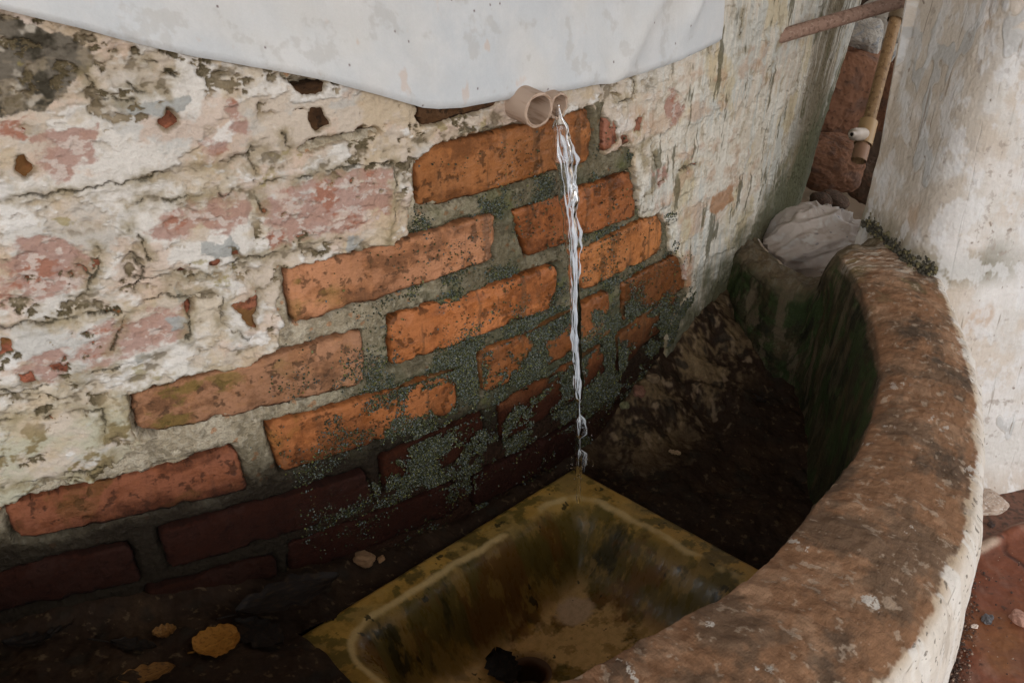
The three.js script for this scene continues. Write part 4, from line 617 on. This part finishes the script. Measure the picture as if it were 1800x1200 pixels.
{
  const stone = (c1, c2, k) => bake(256, 256, (u, v, o) => { const n = fb(u * 10 + k, v * 7, 4), f = fb(u * 50, v * 35 + k, 3); o.r = c1[0]; o.g = c1[1]; o.b = c1[2]; tint(o, c2, smooth(0, 0.4, n)); tint(o, [c1[0] * 0.4, c1[1] * 0.42, c1[2] * 0.45], 0.8 * smooth(0.2, 0.45, f)); o.bump = 0.5 + 0.4 * f; }, {}, 0.003);
  const brown = stone([0.215, 0.105, 0.062], [0.15, 0.085, 0.06], 3), pale = stone([0.40, 0.37, 0.33], [0.27, 0.28, 0.29], 40), dusk = stone([0.10, 0.065, 0.045], [0.16, 0.09, 0.06], 80);
  const put = (px, py, dist, w, h, dep, k, mat, flat, label, tilt = 0) => {
    const g = new THREE.IcosahedronGeometry(1, 22), p = g.attributes.position, up = new THREE.Vector3();
    for (let i = 0; i < p.count; i++) {
      up.fromBufferAttribute(p, i); const e = flat, n = Math.pow(Math.abs(up.x) ** e + Math.abs(up.y) ** e + Math.abs(up.z) ** e, -1 / e);
      const r = n * (1 + 0.20 * fb3(up.x * 1.1 + k, up.y * 1.1, up.z * 1.1, 3) + 0.035 * fb3(up.x * 7 + k, up.y * 7, up.z * 7, 2)); p.setXYZ(i, up.x * r * w, up.y * r * h, up.z * r * dep);
    }
    g.computeVertexNormals(); const m = mesh('boulder', g, mat); m.position.copy(V(...away(px, py, dist))); m.rotation.set(0.25, 0.5 + k, tilt); return tag(m, label, 'stone');
  };
  put(1484, 160, 2.28, 0.056, 0.088, 0.07, 1, brown, 3.4, 'tall reddish brown stone, upper of the two behind the tank edge', -0.12);
  put(1460, 288, 2.12, 0.050, 0.052, 0.06, 4, brown, 2.8, 'rounded reddish brown stone below the pale pipe outlet', 0.1);
  put(1519, 63, 2.30, 0.030, 0.036, 0.035, 7, pale, 4, 'small pale grey angular stone between tank edge and leaning pipe', 0.6);
  put(1561, 34, 2.42, 0.046, 0.045, 0.05, 11, pale, 3, 'pale whitish stone under the level pipe', 0.3);
  put(1556, 84, 2.45, 0.024, 0.03, 0.03, 15, pale, 3, 'little grey brown stone half hidden by the leaning pipe', 0.2);
  put(1552, 168, 2.50, 0.024, 0.085, 0.05, 19, brown, 3, 'brown stone in the shade behind the leaning pipe', -0.1);
  put(1442, 356, 1.95, 0.017, 0.018, 0.02, 23, dusk, 2.4, 'small dark brown stone left above the plastic bag', 0.4);
  put(1468, 352, 2.02, 0.028, 0.014, 0.02, 27, dusk, 2.6, 'flat dark stone above the middle of the plastic bag', 0.1);
  put(1420, 385, 1.82, 0.010, 0.010, 0.010, 31, pale, 2.6, 'tiny pale pebble at the left tip of the plastic bag', 0.1);
  put(1530, 318, 2.35, 0.030, 0.05, 0.05, 35, dusk, 2.8, 'dark stone in deep shade beside the pillar', 0.1);
}
{
  const plastic = bake(512, 256, (u, v, o) => {
    const n = fb(u * 14, v * 9, 4); o.r = 0.66; o.g = 0.58; o.b = 0.52; tint(o, [0.52, 0.44, 0.38], smooth(0, 0.4, n)); tint(o, [0.72, 0.68, 0.64], smooth(0.1, 0.4, fb(u * 24, v * 14 + 9, 3))); tint(o, [0.05, 0.06, 0.12], smooth(0.40, 0.46, fb(u * 26 + 3, v * 20, 2)) * smooth(0.3, 0.0, Math.abs(u - 0.42)) * 0.8);
    o.rough = 0.45; o.bump = 0.5 + 0.4 * fb(u * 40, v * 30, 3);
  }, { transmission: 0.35, thickness: 0 }, 0.0015);
  const g = new THREE.SphereGeometry(1, 150, 110), p = g.attributes.position, v = new THREE.Vector3();
  for (let i = 0; i < p.count; i++) {
    v.fromBufferAttribute(p, i); const fan = (v.y + 0.9) / (v.x + 2.2), ridge = 1 - Math.abs(n3(v.x * 0.5 + 3, fan * 6.5, v.z * 1.9)), fine = 1 - Math.abs(n3(v.x * 1.1, fan * 15 + 7, v.z * 4)), am = smooth(-0.35, 0.4, fb3(v.x * 1.2 + 4, v.y * 1.2, v.z * 1.2, 2));
    const r = 0.80 + 0.20 * ridge ** 2 + 0.085 * fine ** 2 * am + 0.20 * fb3(v.x * 1.1, v.y * 1.1, v.z * 1.1, 3); p.setXYZ(i, v.x * r * 0.080, Math.max(v.y, -0.75) * r * 0.060, v.z * r * 0.058);
  }
  g.computeVertexNormals(); const b = mesh('plastic_bag', g, plastic); b.position.copy(V(...away(1437, 432, 1.545))); b.rotation.set(0.1, -0.5, 0.28);
  tag(b, 'crumpled off-white plastic bag stuffed behind the low end of the trough wall', 'bag');
}

// ------------------------------------------------------------------ leaves and litter in the trough, pebbles on the floor
function leafShape(L, Wd, round, curl, k, ragged = 0.1) {
  const g = grid(26, 12, (u, v, o) => { const t = u, c = (v - 0.5) * 2, w = Wd / 2 * Math.pow(Math.sin(Math.PI * clamp(t, 0.002, 0.998)), round) * (1 + ragged * n2(t * 9 + k, c > 0 ? 3 : 8)); o.x = (t - 0.5) * L; o.f = c * w; o.y = curl * (c * c) * 0.5 + curl * 0.8 * (t - 0.5) ** 2 * 2 + 0.002 * n2(t * 4 + k, c * 2) - EYE; });
  return g;
}
{
  const leafMat = (c, d) => bake(128, 128, (u, v, o) => { const n = fb(u * 12, v * 12, 3), vein = smooth(0.03, 0.008, Math.abs(v - 0.5)) + 0.6 * smooth(0.06, 0.02, Math.abs(((u * 6 + Math.abs(v - 0.5) * 3) % 1) - 0.5)); o.r = c[0]; o.g = c[1]; o.b = c[2]; tint(o, d, smooth(0, 0.4, n)); tint(o, [c[0] * 1.6, c[1] * 1.6, c[2] * 1.6], 0.4 * vein); o.rough = 0.6; o.bump = 0.5 + 0.3 * n + 0.2 * vein; }, { specularIntensity: 0.3 }, 0.001);
  const amber = leafMat([0.30, 0.135, 0.026], [0.20, 0.085, 0.016]), black = leafMat([0.014, 0.011, 0.010], [0.03, 0.02, 0.012]), umber = leafMat([0.20, 0.10, 0.03], [0.10, 0.05, 0.02]);
  const lay = (px, py, L, Wd, round, curl, turn, mat, label, opt = {}) => {
    let [x, f] = onLevel(px, py, -0.775), y; for (let k = 0; k < 4; k++) { const [a, b] = sinkAB(x, f), inS = a > 0 && b > 0 && a < SINK.L1 && b < SINK.L2; y = inS ? SINK.top + sinkDepth(a, b).y : BED(x, f); [x, f] = onLevel(px, py, y); }
    const t = thing('fallen_leaf', label, 'leaf', undefined, [0, 0, 0]); t.position.copy(V(x, y + 0.0035 + (opt.lift ?? 0), f)); t.rotation.set(opt.rx ?? 0, turn, opt.rz ?? 0, 'YXZ');
    mesh('blade', leafShape(L, Wd, round, curl, px * 0.01, opt.ragged ?? 0.1), mat, t);
    if (opt.stem) { const c = new THREE.QuadraticBezierCurve3(new THREE.Vector3(-L / 2, 0.001, 0), new THREE.Vector3(-L / 2 - opt.stem * 0.5, 0.006, 0.004), new THREE.Vector3(-L / 2 - opt.stem, 0.012, 0.010)); mesh('stem', new THREE.TubeGeometry(c, 12, 0.0009, 6), mat, t); }
    return t;
  };
  lay(381, 1136, 0.043, 0.041, 0.38, 0.007, 0.6, amber, 'round amber leaf lying on the dark mud at the lower left', { stem: 0.008, ragged: 0.16 });
  lay(512, 1088, 0.105, 0.044, 0.7, 0.008, 0.50, black, 'long black leaf across the left corner of the sink', { stem: 0.02, ragged: 0.35, rz: 0.03, lift: 0.026 });
  lay(455, 1120, 0.06, 0.035, 0.6, 0.006, -0.5, black, 'blackened leaf under the long black leaf beside the sink', { ragged: 0.3 });
  lay(884, 1182, 0.052, 0.036, 0.6, 0.010, -1.25, black, 'dark leaf with a thin stalk beside the drain of the sink', { stem: 0.03, ragged: 0.35 });
  lay(236, 1140, 0.045, 0.016, 0.7, 0.004, -0.15, black, 'narrow black leaf left of the round amber leaf', { stem: 0.015, ragged: 0.3 });
  lay(110, 1105, 0.04, 0.014, 0.7, 0.004, 1.1, black, 'thin upright black leaf on the mud near the wall, at the far lower left', { ragged: 0.3 });
  lay(48, 1132, 0.042, 0.018, 0.7, 0.004, 0.2, black, 'dark leaf scrap at the left edge of the mud', { ragged: 0.3 });
  lay(290, 1118, 0.022, 0.018, 0.6, 0.006, 0.3, umber, 'curled brown leaf scrap above the narrow black leaf', { ragged: 0.3 });
  lay(258, 1192, 0.05, 0.022, 0.6, 0.005, 0.35, umber, 'brown leaf at the bottom edge of the mud, below the narrow black leaf', { ragged: 0.25 });
  lay(1248, 640, 0.070, 0.030, 0.7, 0.006, 0.05, black, 'wet black leaf among the rubble at the back of the trough', { ragged: 0.35 });
  lay(1272, 660, 0.06, 0.026, 0.7, 0.005, -0.25, black, 'black leaf with a bright wet edge on the bed behind the sink', { ragged: 0.3 });
  lay(1228, 662, 0.018, 0.012, 0.6, 0.003, 0.2, amber, 'small orange leaf scrap beside the rubble', { ragged: 0.3 });
  lay(1325, 650, 0.04, 0.022, 0.6, 0.005, 0.5, umber, 'brown leaf against the mossy inner face of the trough wall', { ragged: 0.3 });
  lay(1330, 705, 0.03, 0.012, 0.7, 0.004, -0.8, black, 'thin dark leaf at the foot of the mossy inner face', { ragged: 0.3 });
  lay(1186, 800, 0.016, 0.010, 0.4, 0.002, -0.4, leafMat([0.36, 0.27, 0.17], [0.3, 0.2, 0.12]), 'pale chip of bark on the dark bed right of the sink', { ragged: 0.2 });

  const rubbleStone = (name, px, py, r, sq, colour, label, category, level, k, rough = 0.85) => {
    const g = new THREE.IcosahedronGeometry(1, 6), p = g.attributes.position; for (let i = 0; i < p.count; i++) { const X = p.getX(i), Y = p.getY(i), Z = p.getZ(i), n = r * (1 + 0.45 * fb3(X * 1.3 + k, Y * 1.3, Z * 1.3, 4)) * Math.pow(Math.abs(X) ** 4 + Math.abs(Y) ** 4 + Math.abs(Z) ** 4, -0.2); p.setXYZ(i, X * n, Y * n * sq, Z * n * 0.8); } g.computeVertexNormals();
    let [x, f] = onLevel(px, py, level(0, 0) ?? -0.78), y = level(x, f); for (let q = 0; q < 4; q++) { y = level(x, f); [x, f] = onLevel(px, py, y); }
    const m = mesh(name, g, new THREE.MeshStandardMaterial({ color: new THREE.Color(...colour), roughness: rough })); m.position.copy(V(x, y + r * sq * 0.4, f)); m.rotation.y = k; return tag(m, label, category);
  };
  const fl = () => FLOOR, bed = (x, f) => BED(x, f);
  rubbleStone('pebble', 1736, 1092, 0.0075, 0.6, [0.07, 0.065, 0.07], 'dark grey pebble on the red floor', 'pebble', fl, 1, 0.4);
  rubbleStone('pebble', 1792, 1094, 0.0105, 0.8, [0.36, 0.20, 0.15], 'round pinkish brown pebble at the right edge of the red floor', 'pebble', fl, 2);
  rubbleStone('pebble', 1713, 1104, 0.0042, 0.7, [0.6, 0.5, 0.44], 'tiny white pebble beside the dark grey pebble', 'pebble', fl, 3);
  rubbleStone('pebble', 1646, 1133, 0.0075, 0.7, [0.05, 0.055, 0.05], 'glossy black pebble in the grit at the foot of the trough wall', 'pebble', fl, 4, 0.25);
  rubbleStone('pebble', 1742, 926, 0.005, 0.8, [0.05, 0.03, 0.025], 'small dark pebble on the mortar ridge', 'pebble', fl, 5);
  rubbleStone('mud_clod', 640, 986, 0.011, 0.6, [0.24, 0.14, 0.07], 'crumbly tan clod wedged between sink rim and bricks', 'clod', bed, 6);
  rubbleStone('mud_clod', 670, 984, 0.004, 0.8, [0.3, 0.17, 0.08], 'tiny tan clod right of the crumbly one', 'clod', bed, 7);
  ['first', 'second', 'third', 'fourth', 'fifth', 'sixth'].forEach((nth, i) => rubbleStone('rubble_stone', 1098 + 25 * i, 714 - 24 * i, [0.006, 0.009, 0.008, 0.0065, 0.008, 0.006][i], 0.65, [0.11 + 0.08 * rnd(), 0.08 + 0.045 * rnd(), 0.045 + 0.025 * rnd()], `small dull stone in the rubble along the wall foot, ${nth} counted from the falling water`, 'stone', bed, 10 + i).userData.group = 'stones along the wall foot');
}
{
  const g = new THREE.DodecahedronGeometry(1, 0), list = [], A = onLevel(1650, 1230, FLOOR), B = onLevel(1672, 960, FLOOR), nx = B[1] - A[1], nf = A[0] - B[0], L = Math.hypot(nx, nf);
  for (let i = 0; i < 5200; i++) { const t = rnd() * 1.05, w = (rnd() + rnd() + rnd() - 1.5) * 0.026 + 0.004, s = i < 4600 ? w : (rnd() - 0.1) * 0.4; list.push([mix(A[0], B[0], t) + nx / L * s, mix(A[1], B[1], t) + nf / L * s, 0.0005 + 0.0013 * rnd() ** 3]); }
  const m = new THREE.InstancedMesh(g, new THREE.MeshStandardMaterial({ color: 0xffffff, roughness: 0.9 }), list.length), M = new THREE.Matrix4(), c = new THREE.Color();
  list.forEach(([x, f, r], i) => { M.makeRotationFromEuler(new THREE.Euler(rnd() * 6, rnd() * 6, 0)).scale(new THREE.Vector3(r, r * 0.8, r)).setPosition(V(x, FLOOR + 0.004, f)); m.setMatrixAt(i, M); const t = rnd(); c.setRGB(...(t < 0.55 ? [0.05, 0.028, 0.02] : t < 0.85 ? [0.14, 0.07, 0.045] : [0.32, 0.23, 0.17])); m.setColorAt(i, c); });
  named(m, 'grit'); m.userData.kind = 'stuff'; tag(m, 'dark grit lying along the foot of the trough wall on the red floor', 'grit'); scene.add(shade(m));
}
// moss and soot-black tufts where the cap of the trough wall meets the pillar, crumbs on its low end
{
  const parapet = scene.getObjectByName('basin_wall'), g = new THREE.IcosahedronGeometry(1, 0), list = [];
  for (let i = 0; i < 900; i++) { const k = rnd(), j = 0.155 * k, w = (rnd() + rnd() - 1) * 0.02 * (1 - 0.3 * k), hgt = rnd() * rnd(); list.push([0.505 - 0.174 * j - 0.009 + (k < 0.2 ? 0.012 * (1 - k / 0.2) : 0) - Math.abs(w) * 0.9, -0.552 + 0.022 * hgt * (1 - Math.abs(w) / 0.02), 1.203 + 0.985 * j - 0.004 + w * 0.4, 0.0008 + 0.0022 * rnd()]); }
  const m = new THREE.InstancedMesh(g, new THREE.MeshStandardMaterial({ color: 0xffffff, roughness: 0.9 }), list.length), M = new THREE.Matrix4(), c = new THREE.Color();
  list.forEach(([x, y, f, r], i) => { M.makeRotationFromEuler(new THREE.Euler(rnd() * 6, rnd() * 6, 0)).scale(new THREE.Vector3(r, r * 1.3, r)).setPosition(V(x, y, f)); m.setMatrixAt(i, M); c.setRGB(...(rnd() < 0.6 ? [0.05, 0.045, 0.03] : [0.14, 0.12, 0.06])); m.setColorAt(i, c); });
  m.name = 'moss'; m.userData.kind = 'stuff'; parapet.add(shade(m));
}
//@@NEXT
renderer.render(scene, camera);
